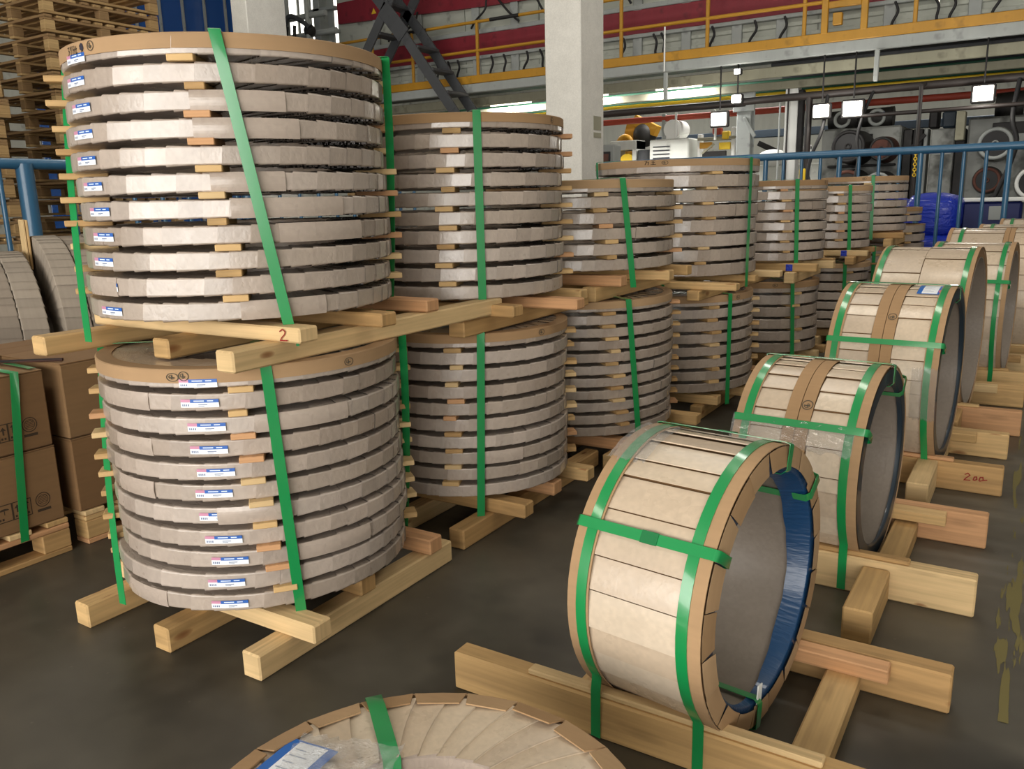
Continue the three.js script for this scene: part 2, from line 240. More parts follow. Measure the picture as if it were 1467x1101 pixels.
// ceiling lamps
function bayLamp(x, y, z, w, d, power, color, where) {
  const t = thing('ceiling_lamp', where, 'lamp', [x, y, z], 0, 'lamps under the hall ceiling');
  part(t, 'housing', box(w + 0.06, 0.08, d + 0.06, 0.01), M.paleSteel, [0, 0.05, 0]); part(t, 'diffuser', box(w, 0.02, d, 0.004), M.tubeGlow, [0, 0, 0]);
  for (const s of [-1, 1]) part(t, 'hanger', bar([s * w * 0.4, 0.09, 0], [s * w * 0.4, YC - y, 0], 0.01, 6), M.black);
  const l = new THREE.RectAreaLight(color, power, w, d); l.position.set(x, y - 0.02, z); l.lookAt(x, 0, z); scene.add(l);
}
for (const [x, z, w] of [[-6.5, -4, 'between coil stacks and pallet piles'], [-2.0, -6, 'above the coil stacks'], [-11.5, -7, 'above the pallet piles'], [-1, 2.5, 'behind the flat coil'], [-7, 3, 'near the loading door'], [4, -4, 'beyond the yellow floor line']]) bayLamp(x, 7.6, z, 2.4, 1.1, LIGHT.bay, LIGHT.bayColor, 'wide lamp hanging from the hall ceiling ' + w);
for (const [x, z, w] of [[-10, -9.2, 'above the far concrete column'], [-4, -10, 'above the blue fence bend'], [3, -9.5, 'above the end of the blue fence']]) bayLamp(x, 8, z, 3, 1.1, LIGHT.back, LIGHT.backColor, 'wide lamp hanging from the hall ceiling ' + w);
for (const [x, z, w] of [[-10, -20.5, 'yellow machine arm'], [-6.2, -18.6, 'white machines'], [-1, -20, 'mill stands']]) bayLamp(x, 5.2, z, 3.2, 1.2, LIGHT.back * 2.2, LIGHT.backColor, 'wide lamp behind the ribbed wall over the ' + w);

// ------------------------------------------------------------------ wrapped slit coils in stacks
function coilGeo(ro, ri, h, nSeg, seed, stepH = 0.0036) {               // one ring wound round with paper tape: each turn laps the last
  const r = rng(seed), c = Math.min(0.0045, h * 0.1), prof = [];
  const push = (rho, y, nr, ny) => prof.push([rho, y, nr, ny]);
  push(ri, c, -1, 0); push(ri, h - c, -1, 0); push(ri + c, h, 0, 1); push(ro - c, h, 0, 1); push(ro - c * 0.29, h - c * 0.29, 0.7, 0.7); push(ro, h - c, 1, 0); push(ro, c, 1, 0); push(ro - c * 0.29, c * 0.29, 0.7, -0.7); push(ro - c, 0, 0, -1); push(ri + c, 0, 0, -1); push(ri, c, -1, 0);
  const P = [], N = [], U = [], I = [], C = [], n = prof.length, dA = 2 * Math.PI / nSeg;
  const edges = []; for (let i = 0; i <= nSeg; i++) edges.push((i + (i === nSeg ? 0 : 0)) * dA); 
  const jit = []; for (let i = 0; i < nSeg; i++) jit.push((r() - 0.5) * dA * 0.35); jit.push(jit[0]);
  const lapAt = (i) => stepH * (0.6 + 0.8 * r());
  let prev = null, first = null;
  const column = (ang, off, tint, tilt, nang) => { const s = P.length / 3;
    for (let k = 0; k < n; k++) { let [rho, y, nr, ny] = prof[k]; const sk = (ny > 0.9 ? 1 : ny < -0.9 ? -1 : y > h / 2 ? 0.5 : -0.5) * (ro - rho) * 0.9; const a = ang + sk + (y / h - 0.5) * 0.012;
      const rr = rho + nr * off, yy = y + ny * off; const na = nang + sk + tilt; const l = Math.hypot(nr, ny);
      P.push(rr * Math.sin(a), yy, rr * Math.cos(a)); N.push(nr / l * Math.sin(na), ny / l, nr / l * Math.cos(na)); U.push(a * ro, (k < 3 ? -rho : y + (ny > 0.5 ? ro - rho : 0)) + k * 0.01); C.push(tint, tint, tint); }
    return s; };
  const join = (a, b) => { for (let k = 0; k + 1 < n; k++) I.push(a + k, a + k + 1, b + k + 1, a + k, b + k + 1, b + k); };
  for (let i = 0; i < nSeg; i++) {
    const a0 = edges[i] + jit[i], a1 = edges[i + 1] + jit[i + 1], tint = 0.86 + 0.18 * r(), tilt = (r() - 0.5) * 0.16, lap = lapAt(i), mid = (a0 + a1) / 2;
    const c0 = column(a0, lap, tint, tilt, a0 * 0.3 + mid * 0.7), cm = column(mid, lap * 0.45, tint, tilt, mid), c1 = column(a1, 0, tint, tilt, a1 * 0.3 + mid * 0.7);
    join(c0, cm); join(cm, c1); if (prev !== null) join(prev, c0); else first = c0; prev = c1;
  }
  join(prev, first);
  return geoFrom(P, N, U, I, C);
}
const coilCache = new Map();
function coilFor(r, h, k, nSeg) { const key = [r.toFixed(3), h.toFixed(4), k % 4, nSeg].join(); if (!coilCache.has(key)) coilCache.set(key, coilGeo(r, r - 0.2, h, nSeg, 100 + k % 4 + Math.round(r * 1000), 0.004)); return coilCache.get(key); }
function arcPatch(r, h, y0, a0, a1, bulge, seed) {                      // loose end of a wrap: a wider turn lying over the others, its end rounded
  const prof = []; const T = 0.0025; for (let k = 0; k <= 8; k++) { const t = k / 8, e = Math.sin(Math.PI * t); prof.push([r + 0.0035 + bulge * e, y0 - 0.003 + (h + 0.006) * t]); }
  const inner = prof.map(([a, b]) => [a - T, b]).reverse(); const g = ring([...prof, ...inner, prof[0]], a0, a1, 10);
  return merge([g.toNonIndexed(), ...capEnds([...prof, ...inner], [a0, a1])]);
}
function curvedDecal(r, y0, y1, a0, a1, seg = 6) { const P = [], U = [], I = []; for (let k = 0; k <= seg; k++) { const t = k / seg, a = a0 + (a1 - a0) * t; P.push(r * Math.sin(a), y0, r * Math.cos(a), r * Math.sin(a), y1, r * Math.cos(a)); U.push(t, 0, t, 1); if (k) { const q = 2 * k; I.push(q - 2, q, q - 1, q - 1, q, q + 1); } } return geoFrom(P, null, U, I); }
const ORD = ['top', 'second', 'third', 'fourth', 'fifth', 'sixth', 'seventh', 'eighth', 'ninth', 'tenth', 'eleventh', 'twelfth'];
const STACK = ['first', 'second', 'third', 'fourth', 'fifth', 'sixth', 'seventh', 'eighth'];

function coilLoad(o) {   // o: n (stack number), level, x, z, r, y0, y1, count, spacerAz [top,bottom], strapAz, sides, label, seed
  const r = rng(o.seed), pitch = (o.y1 - o.y0) / o.count, gap = pitch * (o.gap ?? 0.31), h = pitch - gap, where = o.level + ' load, ' + STACK[o.n] + ' stack from the cartons';
  const nSeg = Math.round(38 * o.r / 0.55 / 2) * 2 + 2;
  for (let i = 0; i < o.count; i++) {                                   // i = 0 is the top coil
    const y = o.y1 - (i + 1) * pitch + gap, jx = (r() - 0.5) * 0.016, jz = (r() - 0.5) * 0.016, rr = o.r;
    const t = thing('steel_coil', (i === 0 ? 'topmost' : i === o.count - 1 ? 'lowest' : ORD[i] + ' from the top') + ' paper-wrapped steel coil, ' + where, 'steel coil', [o.x + jx, y, o.z + jz], 0, 'paper-wrapped coils of the ' + STACK[o.n] + ' stack');
    const w = part(t, 'paper_wrap', coilFor(rr, h, i + o.n, nSeg), M.wrap[Math.floor(r() * 4)]); w.rotation.y = r() * 6.28;
    if (o.ends && o.ends[i] !== undefined) { const [az, span] = o.ends[i]; part(t, 'loose_wrap_end', arcPatch(rr, h, 0, R(az - span), R(az), 0.004, i), M.plainWrap); }
    if (o.sticker) { const az = R(o.sticker[0] + (o.sticker[1] - o.sticker[0]) * i / (o.count - 1) + (r() - 0.5) * 3), half = 0.062 / rr; const s = part(t, 'label_sticker', curvedDecal(rr + 0.0062, h * (i ? 0.24 : 0.02), h * (i ? 0.24 : 0.02) + 0.027, az - half, az + half), M.sticker); s.rotation.z = (r() - 0.5) * 0.01; s.userData.label = 'small white sticker with a blue band'; }
    if (i === 0) {                                                      // brown cardboard protector over the top edge
      const H = (o.capH ?? 0.046) - 0.011, q = rr + 0.006, T = 0.003; const e = part(t, 'edge_protector', ring([[q, h - H], [q, h + 0.004], [q - 0.004, h + 0.007], [q - 0.055, h + 0.007], [q - 0.055, h + 0.004], [q - T, h + 0.004], [q - T, h - H], [q, h - H]], 0, 2 * Math.PI, 72), M.card[o.n % 3]);
      e.userData.label = 'brown cardboard edge protector';
      for (const [az, mat, wd, y0, ht, nm] of o.marks || []) part(e, nm, curvedDecal(q + 0.0015, h - H + y0, h - H + y0 + ht, R(az) - wd / 2 / q, R(az) + wd / 2 / q, 4), mat);
    } else {                                                            // blocks in the gap above this coil
      const f = (i - 0.5) / (o.count - 1.5), fa = o.spacerAz[0] + (o.spacerAz[1] - o.spacerAz[0]) * f + (r() - 0.5) * 4;
      const spots = [[fa, 'front block', 0.02]]; const camAz = Math.atan2(-o.x, -o.z) * 180 / Math.PI;
      if (o.sides.includes('L')) spots.push([camAz - 92 + (r() - 0.5) * 8, 'carton-side block', 0.055]); if (o.sides.includes('R')) spots.push([camAz + 90 + (r() - 0.5) * 8, 'far-side block', 0.05]);
      for (const [az, nm, out] of spots) { const L = 0.16, rad = rr + out + (r() - 0.5) * 0.012 - L / 2, bw = 0.066 + r() * 0.024; solo('spacer_block', 'wooden ' + nm + ' on the ' + (i === o.count - 1 ? 'lowest' : ORD[i]) + ' coil, ' + where, 'wood block', box(Math.round(bw * 50) / 50, gap - 0.004, L, 0.002), pick(M.wood, r), [o.x + rad * Math.sin(R(az)), y + h + (gap - 0.004) / 2 + 0.003, o.z + rad * Math.cos(R(az))], [0, R(az) + (r() - 0.5) * 0.14, 0], 'spacer blocks of the ' + STACK[o.n] + ' stack'); }
    }
  }
}
M.plainWrap = phys({ color: '#beafa3', map: paperTex, roughness: 0.42, roughnessMap: paperRough, bumpMap: paperBump, bumpScale: 0.0008, clearcoat: 0.3, clearcoatRoughness: 0.3 });
function loadStraps(o) {                                                // two green bands over the load, each one loop
  const where = o.level + ' load, ' + STACK[o.n] + ' stack from the cartons'; const [t0, t1] = o.strapAz; const q = o.r + 0.019, yT = o.y1 + 0.011, yB = o.y0 - 0.075;
  const camAz = Math.atan2(-o.x, -o.z) * 180 / Math.PI;
  const loop = (a0, a1, nm, push = 0, twist = 0) => { const q = o.r + 0.019 + push; const pts = []; const P3 = (az, rad, y) => [o.x + rad * Math.sin(R(az)), y, o.z + rad * Math.cos(R(az))]; const K = 9;
    for (let k = 0; k <= K; k++) { const f = k / K; pts.push(P3(a1 + (a0 - a1) * f, q, yB + (yT - yB) * f)); }
    pts.push(P3(a0, q - 0.006, yT + 0.004)); pts.push(P3(a0, o.r - 0.04, yT + 0.006)); pts.push(P3(a0 + 180, o.r - 0.04, yT + 0.006)); pts.push(P3(a0 + 180, q - 0.006, yT + 0.004));
    for (let k = 0; k <= K; k++) { const f = 1 - k / K; pts.push(P3(a1 + (a0 - a1) * f + 180, q, yB + (yT - yB) * f)); }
    const across = [Math.cos(R(a0 + twist)), 0, -Math.sin(R(a0 + twist))]; const g = ribbon(pts, () => across, 0.036, 0.0018);
    solo('packing_strap', nm + ', ' + where, 'strap', g, M.strap, null, null, 'green straps round the coil stacks'); };
  loop(t0, t1, 'green strap down the front');
  if (o.n < 4) loop(camAz - (o.n ? 66 : 103), camAz - (o.n ? 58 : 78), 'green strap down the carton side', o.n ? 0.004 : 0.008, o.n ? 0 : 58);
}
function timberPallet(o) {                                              // crossed timbers under a load: runners along z below, bearers along x above
  const t = thing('timber_pallet', 'crossed timber pallet under the ' + o.level + ' load, ' + STACK[o.n] + ' stack from the cartons', 'pallet', [o.x, o.yb, o.z], 0, 'timber pallets under the coil stacks');
  const r = rng(o.seed + 5), H = o.y0 - o.yb, h1 = H * 0.58, h2 = H - h1;
  o.runners.forEach(([dx, z0, z1], i) => part(t, 'runner', box(0.085, h1 - 0.001, Math.round((z1 - z0) * 100) / 100, 0.006), M.wood[(i + o.n) % 4], [dx, h1 / 2, (z0 + z1) / 2], [0, (r() - 0.5) * 0.03, 0]));
  o.bearers.forEach(([dz, x0, x1], i) => part(t, 'bearer', box(Math.round((x1 - x0) * 100) / 100, h2 - 0.001, 0.085, 0.006), M.wood[(i + o.n + 2) % 5], [(x0 + x1) / 2, h1 + h2 / 2, dz], [0, (r() - 0.5) * 0.03, 0]));
}
const LOADS = [
  { n: 0, level: 'lower', x: -2.545, z: -2.14, r: 0.545, yb: 0, y0: 0.165, y1: 1.035, count: 11, spacerAz: [42, 53], strapAz: [53, 58], sides: 'LR', sticker: [31, 35], capH: 0.05, marks: [[22, M.stamp, 0.05, 0.004, 0.032, 'stamp_mark'], [26, M.stamp, 0.04, 0.006, 0.036, 'stamp_mark'], [84, M.stamp, 0.045, 0.004, 0.032, 'stamp_mark']], ends: { 1: [12, 26], 2: [82, 34], 3: [10, 20], 5: [8, 22], 8: [88, 30], 10: [9, 24], 6: [58, 26] },
    runners: [[-0.40, -0.60, 0.59], [0.02, -0.58, 0.55], [0.44, -0.58, 0.51]].map(([a, b, c]) => [a, b, c]), bearers: [[0.33, -0.5, 0.60], [-0.02, -0.62, 0.5], [-0.44, -0.5, 0.50]], seed: 11 },
  { n: 0, level: 'upper', x: -2.575, z: -2.165, r: 0.545, yb: 1.043, y0: 1.165, y1: 2.058, count: 11, spacerAz: [37, 47], strapAz: [47, 63], sides: 'LR', sticker: [-9, -4], capH: 0.05, marks: [[-8.5, M.inkA, 0.075, 0.002, 0.04, 'handwriting'], [-2.2, M.blot, 0.032, 0.008, 0.034, 'ink_blot'], [2.6, M.stamp, 0.036, 0.008, 0.034, 'stamp_mark']], ends: { 2: [67, 30], 3: [72, 34], 5: [65, 24], 6: [86, 40], 7: [95, 34], 10: [77, 30], 9: [2, 20] },
    runners: [[-0.42, -0.62, 0.60], [0.04, -0.60, 0.44], [0.47, -1.0, 0.51]], bearers: [[0.28, -0.52, 0.60], [-0.10, -0.62, 0.62], [-0.48, -0.5, 0.52]], seed: 12 },
  { n: 1, level: 'lower', x: -2.44, z: -3.42, r: 0.5, yb: 0, y0: 0.165, y1: 0.955, count: 10, spacerAz: [28, 24], strapAz: [42, 39], sides: 'LR', capH: 0.045, marks: [[78, M.stamp, 0.045, 0.004, 0.032, 'stamp_mark']], ends: { 7: [64, 22] }, runners: [[-0.42, -0.7, 0.55], [-0.05, -0.7, 0.55], [0.31, -0.8, 0.59]], bearers: [[0.3, -0.5, 0.53], [-0.03, -0.5, 0.5], [-0.3, -0.5, 0.55]], seed: 21 },
  { n: 1, level: 'upper', x: -2.46, z: -3.44, r: 0.5, yb: 0.965, y0: 1.09, y1: 1.912, count: 10, spacerAz: [30, 26], strapAz: [44, 44], sides: 'LR', capH: 0.045, marks: [[-20, M.stamp, 0.05, 0.004, 0.032, 'stamp_mark'], [92, M.stamp, 0.03, 0.004, 0.03, 'stamp_mark']], ends: {}, runners: [[-0.42, -0.6, 0.55], [-0.05, -0.62, 0.5], [0.33, -0.66, 0.55]], bearers: [[0.32, -0.5, 0.52], [0.0, -0.55, 0.66], [-0.34, -0.5, 0.5]], seed: 22 },
  { n: 2, level: 'lower', x: -2.45, z: -4.65, r: 0.585, yb: 0, y0: 0.165, y1: 0.965, count: 11, spacerAz: [45, 52], strapAz: [56, 64], sides: 'LR', capH: 0.045, ends: {}, runners: [[-0.42, -0.6, 0.6], [0.05, -0.6, 0.6], [0.46, -0.62, 0.5]], bearers: [[0.36, -0.5, 0.55], [0.0, -0.5, 0.62], [-0.36, -0.5, 0.68]], seed: 31 },
  { n: 2, level: 'upper', x: -2.45, z: -4.65, r: 0.585, yb: 0.975, y0: 1.12, y1: 1.635, count: 6, spacerAz: [38, 47], strapAz: [52, 59], sides: 'R', capH: 0.05, ends: {}, runners: [[-0.42, -0.6, 0.6], [0.0, -0.6, 0.5], [0.33, -0.62, 0.5]], bearers: [[0.4, -0.5, 0.5], [0.0, -0.5, 0.62], [-0.36, -0.5, 0.6]], seed: 32 },
  { n: 3, level: 'lower', x: -2.32, z: -5.93, r: 0.585, yb: 0, y0: 0.165, y1: 0.86, count: 8, spacerAz: [48, 52], strapAz: [62, 62], sides: 'R', capH: 0.05, gap: 0.3, ends: {}, marks: [[72, M.stamp, 0.05, 0.004, 0.032, 'stamp_mark']], runners: [[-0.42, -0.6, 0.6], [0.0, -0.6, 0.5], [0.36, -0.62, 0.46]], bearers: [[0.36, -0.5, 0.5], [0.0, -0.5, 0.6], [-0.36, -0.5, 0.6]], seed: 41 },
  { n: 3, level: 'upper', x: -2.31, z: -5.92, r: 0.58, yb: 0.87, y0: 0.985, y1: 1.775, count: 8, spacerAz: [48, 40], strapAz: [79, 78], sides: '', capH: 0.05, gap: 0.22, ends: {}, marks: [[6, M.inkB, 0.13, 0.006, 0.045, 'handwriting'], [14, M.stamp, 0.05, 0.01, 0.03, 'stamp_mark'], [96, M.stamp, 0.04, 0.01, 0.035, 'stamp_mark']], runners: [[-0.42, -0.6, 0.6], [0.0, -0.6, 0.5], [0.42, -0.62, 0.72]], bearers: [[0.62, -0.4, 0.68], [0.0, -0.5, 0.62], [-0.36, -0.5, 0.7]], seed: 42 },
  { n: 4, level: 'lower', x: -2.10, z: -7.62, r: 0.46, yb: 0, y0: 0.165, y1: 0.79, count: 6, spacerAz: [50, 54], strapAz: [44, 48], sides: '', capH: 0.055, gap: 0.24, ends: {}, marks: [[26, M.stamp, 0.05, 0.01, 0.035, 'stamp_mark']], runners: [[-0.34, -0.5, 0.5], [0.0, -0.5, 0.5], [0.34, -0.5, 0.5]], bearers: [[0.3, -0.4, 0.5], [0.0, -0.4, 0.5], [-0.3, -0.4, 0.5]], seed: 51 },
  { n: 4, level: 'upper', x: -2.07, z: -7.65, r: 0.46, yb: 0.80, y0: 0.96, y1: 1.64, count: 8, spacerAz: [28, 32], strapAz: [39, 42], sides: '', capH: 0.05, gap: 0.24, ends: {}, marks: [[84, M.stamp, 0.04, 0.01, 0.03, 'stamp_mark']], runners: [[-0.34, -0.5, 0.5], [0.0, -0.5, 0.5], [0.3, -0.5, 0.5]], bearers: [[0.38, -0.4, 0.5], [0.0, -0.4, 0.56], [-0.3, -0.4, 0.5]], seed: 52 },
  { n: 5, level: 'lower', x: -1.88, z: -9.2, r: 0.40, yb: 0, y0: 0.165, y1: 0.83, count: 7, spacerAz: [40, 40], strapAz: [34, 36], sides: '', capH: 0.05, gap: 0.24, ends: {}, runners: [[-0.3, -0.44, 0.44], [0.0, -0.44, 0.44], [0.3, -0.44, 0.44]], bearers: [[0.3, -0.4, 0.4], [-0.3, -0.4, 0.4]], seed: 61 },
  { n: 5, level: 'upper', x: -1.88, z: -9.2, r: 0.38, yb: 0.84, y0: 0.97, y1: 1.59, count: 7, spacerAz: [24, 26], strapAz: [36, 40], sides: '', capH: 0.055, gap: 0.24, ends: {}, marks: [[4, M.stamp, 0.05, 0.01, 0.03, 'stamp_mark']], runners: [[-0.3, -0.44, 0.44], [0.0, -0.44, 0.5], [0.3, -0.44, 0.5]], bearers: [[0.34, -0.4, 0.44], [-0.3, -0.4, 0.4]], seed: 62 },
  { n: 6, level: 'lower', x: -1.78, z: -10.4, r: 0.45, yb: 0, y0: 0.165, y1: 0.93, count: 8, spacerAz: [30, 30], strapAz: [28, 28], sides: '', capH: 0.05, gap: 0.24, ends: {}, runners: [[-0.3, -0.5, 0.5], [0.0, -0.5, 0.5], [0.3, -0.5, 0.5]], bearers: [[0.3, -0.4, 0.4], [-0.3, -0.4, 0.4]], seed: 71 },
  { n: 6, level: 'upper', x: -1.78, z: -10.4, r: 0.46, yb: 0.94, y0: 1.09, y1: 1.69, count: 7, spacerAz: [14, 14], strapAz: [20, 22], sides: '', capH: 0.055, gap: 0.24, ends: {}, marks: [[10, M.stamp, 0.05, 0.01, 0.03, 'stamp_mark']], runners: [[-0.3, -0.5, 0.5], [0.0, -0.5, 0.5], [0.36, -0.5, 0.5]], bearers: [[0.34, -0.4, 0.5], [-0.3, -0.4, 0.4]], seed: 72 },
  { n: 7, level: 'lower', x: -1.62, z: -11.3, r: 0.41, yb: 0, y0: 0.165, y1: 1.13, count: 9, spacerAz: [40, 40], strapAz: [26, 26], sides: '', capH: 0.01, gap: 0.24, ends: {}, runners: [[-0.3, -0.4, 0.4], [0.3, -0.4, 0.4]], bearers: [[0.3, -0.4, 0.4], [-0.3, -0.4, 0.4]], seed: 81 },
  { n: 7, level: 'upper', x: -1.62, z: -11.3, r: 0.36, yb: 1.14, y0: 1.155, y1: 1.33, count: 2, spacerAz: [40, 40], strapAz: [26, 26], sides: '', capH: 0.05, gap: 0.24, ends: {}, runners: [], bearers: [], seed: 82 },
];
for (const o of LOADS) {  if (o.runners.length) timberPallet(o); coilLoad(o); loadStraps(o); }
for (const [nm, x, y, z] of [['timber_pallet_009', -1.79, 0.926, -7.2245], ['timber_pallet_011', -1.658, 0.943, -8.8145], ['timber_pallet_008', -1.783, 0.13, -7.2745]]) { const t = scene.children.find((o) => o.name === nm); part(t, 'blue_tape', box(0.055, 0.056, 0.004, 0.001), M.tarp, [x - t.position.x, y - t.position.y, z - t.position.z]).userData.label = 'small blue tape square on the front bearer'; }
{ const t = scene.children.find((o) => o.name === 'timber_pallet_001'); part(t, 'handwriting', new THREE.PlaneGeometry(0.1, 0.05), M.inkRedB, [0.535, 0.097, 0.3245]).userData.label = 'red pen digit on the bearer'; }
// ------------------------------------------------------------------ wrapped reels lying on their rims, axis along x
function arcStrip(r, x0, x1, a0, a1, seg, thick, lift = 0) {            // curved sheet round the reel; angle 0 is up, positive leans toward +z; lift raises its a1 edge
  const P = [], U = [], I = []; const pt = (rr, a, x) => [x, rr * Math.cos(a), rr * Math.sin(a)];
  const rad = (k, o) => r + lift * (k / seg) + o;
  const quadStrip = (f) => { const s = P.length / 3; for (let k = 0; k <= seg; k++) { const a = a0 + (a1 - a0) * k / seg; const [p, q, u, v] = f(k, a); P.push(...p, ...q); U.push(...u, ...v); if (k) { const n = s + 2 * k; I.push(n - 2, n - 1, n, n, n - 1, n + 1); } } };
  quadStrip((k, a) => [pt(rad(k, thick), a, x0), pt(rad(k, thick), a, x1), [x0, a * r], [x1, a * r]]);
  quadStrip((k, a) => [pt(rad(k, 0), a, x1), pt(rad(k, 0), a, x0), [x1, a * r], [x0, a * r]]);
  quadStrip((k, a) => [pt(rad(k, thick), a, x1), pt(rad(k, 0), a, x1), [x1, a * r], [x1 + 0.003, a * r]]);
  quadStrip((k, a) => [pt(rad(k, 0), a, x0), pt(rad(k, thick), a, x0), [x0, a * r], [x0 + 0.003, a * r]]);
  for (const k of [0, seg]) { const a = k ? a1 : a0, s = P.length / 3; P.push(...pt(rad(k, 0), a, x0), ...pt(rad(k, 0), a, x1), ...pt(rad(k, thick), a, x0), ...pt(rad(k, thick), a, x1)); U.push(x0, 0, x1, 0, x0, 0.003, x1, 0.003); k ? I.push(s, s + 2, s + 1, s + 1, s + 2, s + 3) : I.push(s, s + 1, s + 2, s + 1, s + 3, s + 2); }
  return geoFrom(P, null, U, I);
}
function ringX(profile, seg) { const g = ring(profile, 0, 2 * Math.PI, seg); g.rotateZ(-Math.PI / 2); return g; }   // lathe round x; profile [r, x]
function faceFlap(ro, ri, x, a0, a1, bend, thick = 0.003) {             // cardboard tab folded over the rim onto the face, mitred ends
  const P = [], I = [], U = [], seg = 4; const pt = (rr, a, xx) => [xx, rr * Math.cos(a), rr * Math.sin(a)]; const m = 0.004 / ro;
  for (const o of [0, thick]) { for (let k = 0; k <= seg; k++) { const t = k / seg; const A = a0 + (a1 - a0) * t, B = a0 + m + (a1 - a0 - 2 * m) * t; P.push(...pt(ro, A, x + o), ...pt(ri, B, x + o + bend)); U.push(A * ro, 0, A * ro, ro - ri); } }
  const n = 2 * (seg + 1); for (let k = 0; k < seg; k++) { const q = 2 * k; I.push(q, q + 1, q + 2, q + 2, q + 1, q + 3); I.push(n + q, n + q + 2, n + q + 1, n + q + 2, n + q + 3, n + q + 1); I.push(q + 1, n + q + 1, q + 3, q + 3, n + q + 1, n + q + 3); I.push(q, q + 2, n + q, q + 2, n + q + 2, n + q); }
  I.push(0, n, 1, 1, n, n + 1); const e = 2 * seg; I.push(e, e + 1, n + e, e + 1, n + e + 1, n + e);
  return geoFrom(P, null, U, I).toNonIndexed();
}
function crumple(w, h, seed, amp, wrap) {                               // loose stretch film
  const g = new THREE.PlaneGeometry(w, h, 26, 12), p = g.attributes.position, f = noiseField(64, 64, 9, 9, 3, seed); const r = rng(seed);
  for (let i = 0; i < p.count; i++) { const x = p.getX(i), y = p.getY(i); const v = f[(((y / h + 0.5) * 60) | 0) * 64 + (((x / w + 0.5) * 60) | 0)] - 0.5; const ed = Math.abs(y) > h * 0.46 ? (r() - 0.5) * 0.02 : 0; p.setXYZ(i, x, y + ed, amp * v * 2); }
  if (wrap) for (let i = 0; i < p.count; i++) { const [x, y, z] = wrap(p.getX(i), p.getY(i), p.getZ(i)); p.setXYZ(i, x, y, z); }
  g.computeVertexNormals(); return g;
}
function reel(o) {
  const rr = rng(o.seed), r = o.r, w = o.w, ri = r - (o.wall ?? 0.058);
  const t = thing('wrapped_reel', o.label, 'reel', [o.x, o.base, o.z], o.turn ?? 0, 'paper-wrapped reels lying on timber cradles');
  const c = new THREE.Group(); c.position.y = 0; const Y = r;          // geometry is built round the axis, then lifted by r
  const add = (n, g, m, lab) => { const q = part(t, n, g, m, [0, Y, 0]); if (lab) q.userData.label = lab; return q; };
  add('inner_liner', ringX([[ri, w / 2 - 0.006], [ri, -w / 2 + 0.006], [ri + 0.004, -w / 2], [ri + 0.004, w / 2], [ri, w / 2 - 0.006]], 72), M.liner, 'grey paper lining of the eye');
  add('kraft_underlayer', ringX([[ri + 0.005, w / 2 - 0.004], [ri + 0.005, -w / 2 + 0.004], [r - 0.003, -w / 2 + 0.004], [r - 0.003, w / 2 - 0.004], [ri + 0.005, w / 2 - 0.004]], 72), M.carton[1]);
  // blue film over the near face, torn along its inner edge
  if (o.blue) { const P = [], U = [], I = [], K = 96; const f = noiseField(96, 1, 9, 1, 3, o.seed + 3); const cut = []; const bump = (a, m, wd) => { let d = Math.abs(((a - m + 3 * Math.PI) % (2 * Math.PI)) - Math.PI); return Math.max(0, 1 - d / wd); };
    for (let k = 0; k <= K; k++) { const a = k / K * 2 * Math.PI; const s = Math.sin(a); const dip = 0.006 + o.blue * (Math.pow(bump(a, R(285), R(95)), 0.6) * (0.7 + 0.6 * f[k % 96]) + 0.35 * bump(a, R(190), R(50)) + 1.1 * bump(a, R(10), R(45))); cut.push([a, dip]); }
    cut.forEach(([a, dip], k) => { const e = [[r - 0.002, w / 2 + 0.001], [ri + 0.002, w / 2 + 0.002], [ri - 0.004, w / 2 - 0.002], [ri - 0.006 - dip * 0.25, w / 2 - dip]]; for (const [q, x] of e) { P.push(x, q * Math.cos(a), q * Math.sin(a)); U.push(a * r, q); } if (k) { const b = 4 * k; for (let j = 0; j < 3; j++) I.push(b + j - 4, b + j, b + j - 3, b + j, b + j + 1, b + j - 3); } });
    add('blue_film', geoFrom(P, null, U, I), o.blue > 0.05 ? M.blue : M.darkFilm, o.blue > 0.05 ? 'torn blue plastic film over the face and into the eye' : 'dark plastic film round the rim of the eye'); }
  // paper sheets round the outside, each lapping the next
  const eW = o.edge ?? 0.03, bands = o.split ? [[-w / 2 + 0.006, -0.012], [-0.008, w / 2 - 0.006]] : o.belt ? [[-w / 2 + 0.006, o.belt[0] - 0.002], [o.belt[1] + 0.002, w / 2 - 0.006]] : [[-w / 2 + 0.006, w / 2 - 0.006]];
  for (const [x0, x1] of bands) { const n = o.sheets, off = rr() * 0.2; const cuts = []; for (let i = 0; i <= n; i++) cuts.push(off + (i + (i && i < n ? (rr() - 0.5) * 0.45 : 0)) * 2 * Math.PI / n);
    for (let i = 0; i < n; i++) { const q = (rr() - 0.5) * 0.004; add('paper_sheet', arcStrip(r - 0.001, x0 + q, x1 + q, cuts[i], cuts[i + 1] - (0.0022 + rr() * 0.003) / r, 7, 0.004, 0.005 + rr() * 0.004), M.sheet[Math.floor(rr() * 4)]); } }
  if (o.belt) { const m = (o.belt[0] + o.belt[1]) / 2; for (const [x0, x1] of [[o.belt[0], m - 0.0015], [m + 0.0015, o.belt[1]]]) add('cardboard_belt', arcStrip(r + 0.0105, x0, x1, 0, 2 * Math.PI, 72, 0.003), M.card[1]); 
    add('stamp_mark', (() => { const g = new THREE.PlaneGeometry(0.05, 0.05); g.rotateX(-Math.PI / 2); g.rotateY(Math.PI / 2); g.translate(m + (o.belt[1] - m) * 0.5, r + 0.015, 0); g.rotateX(R(o.stampAt ?? 52)); return g; })(), M.stamp); }
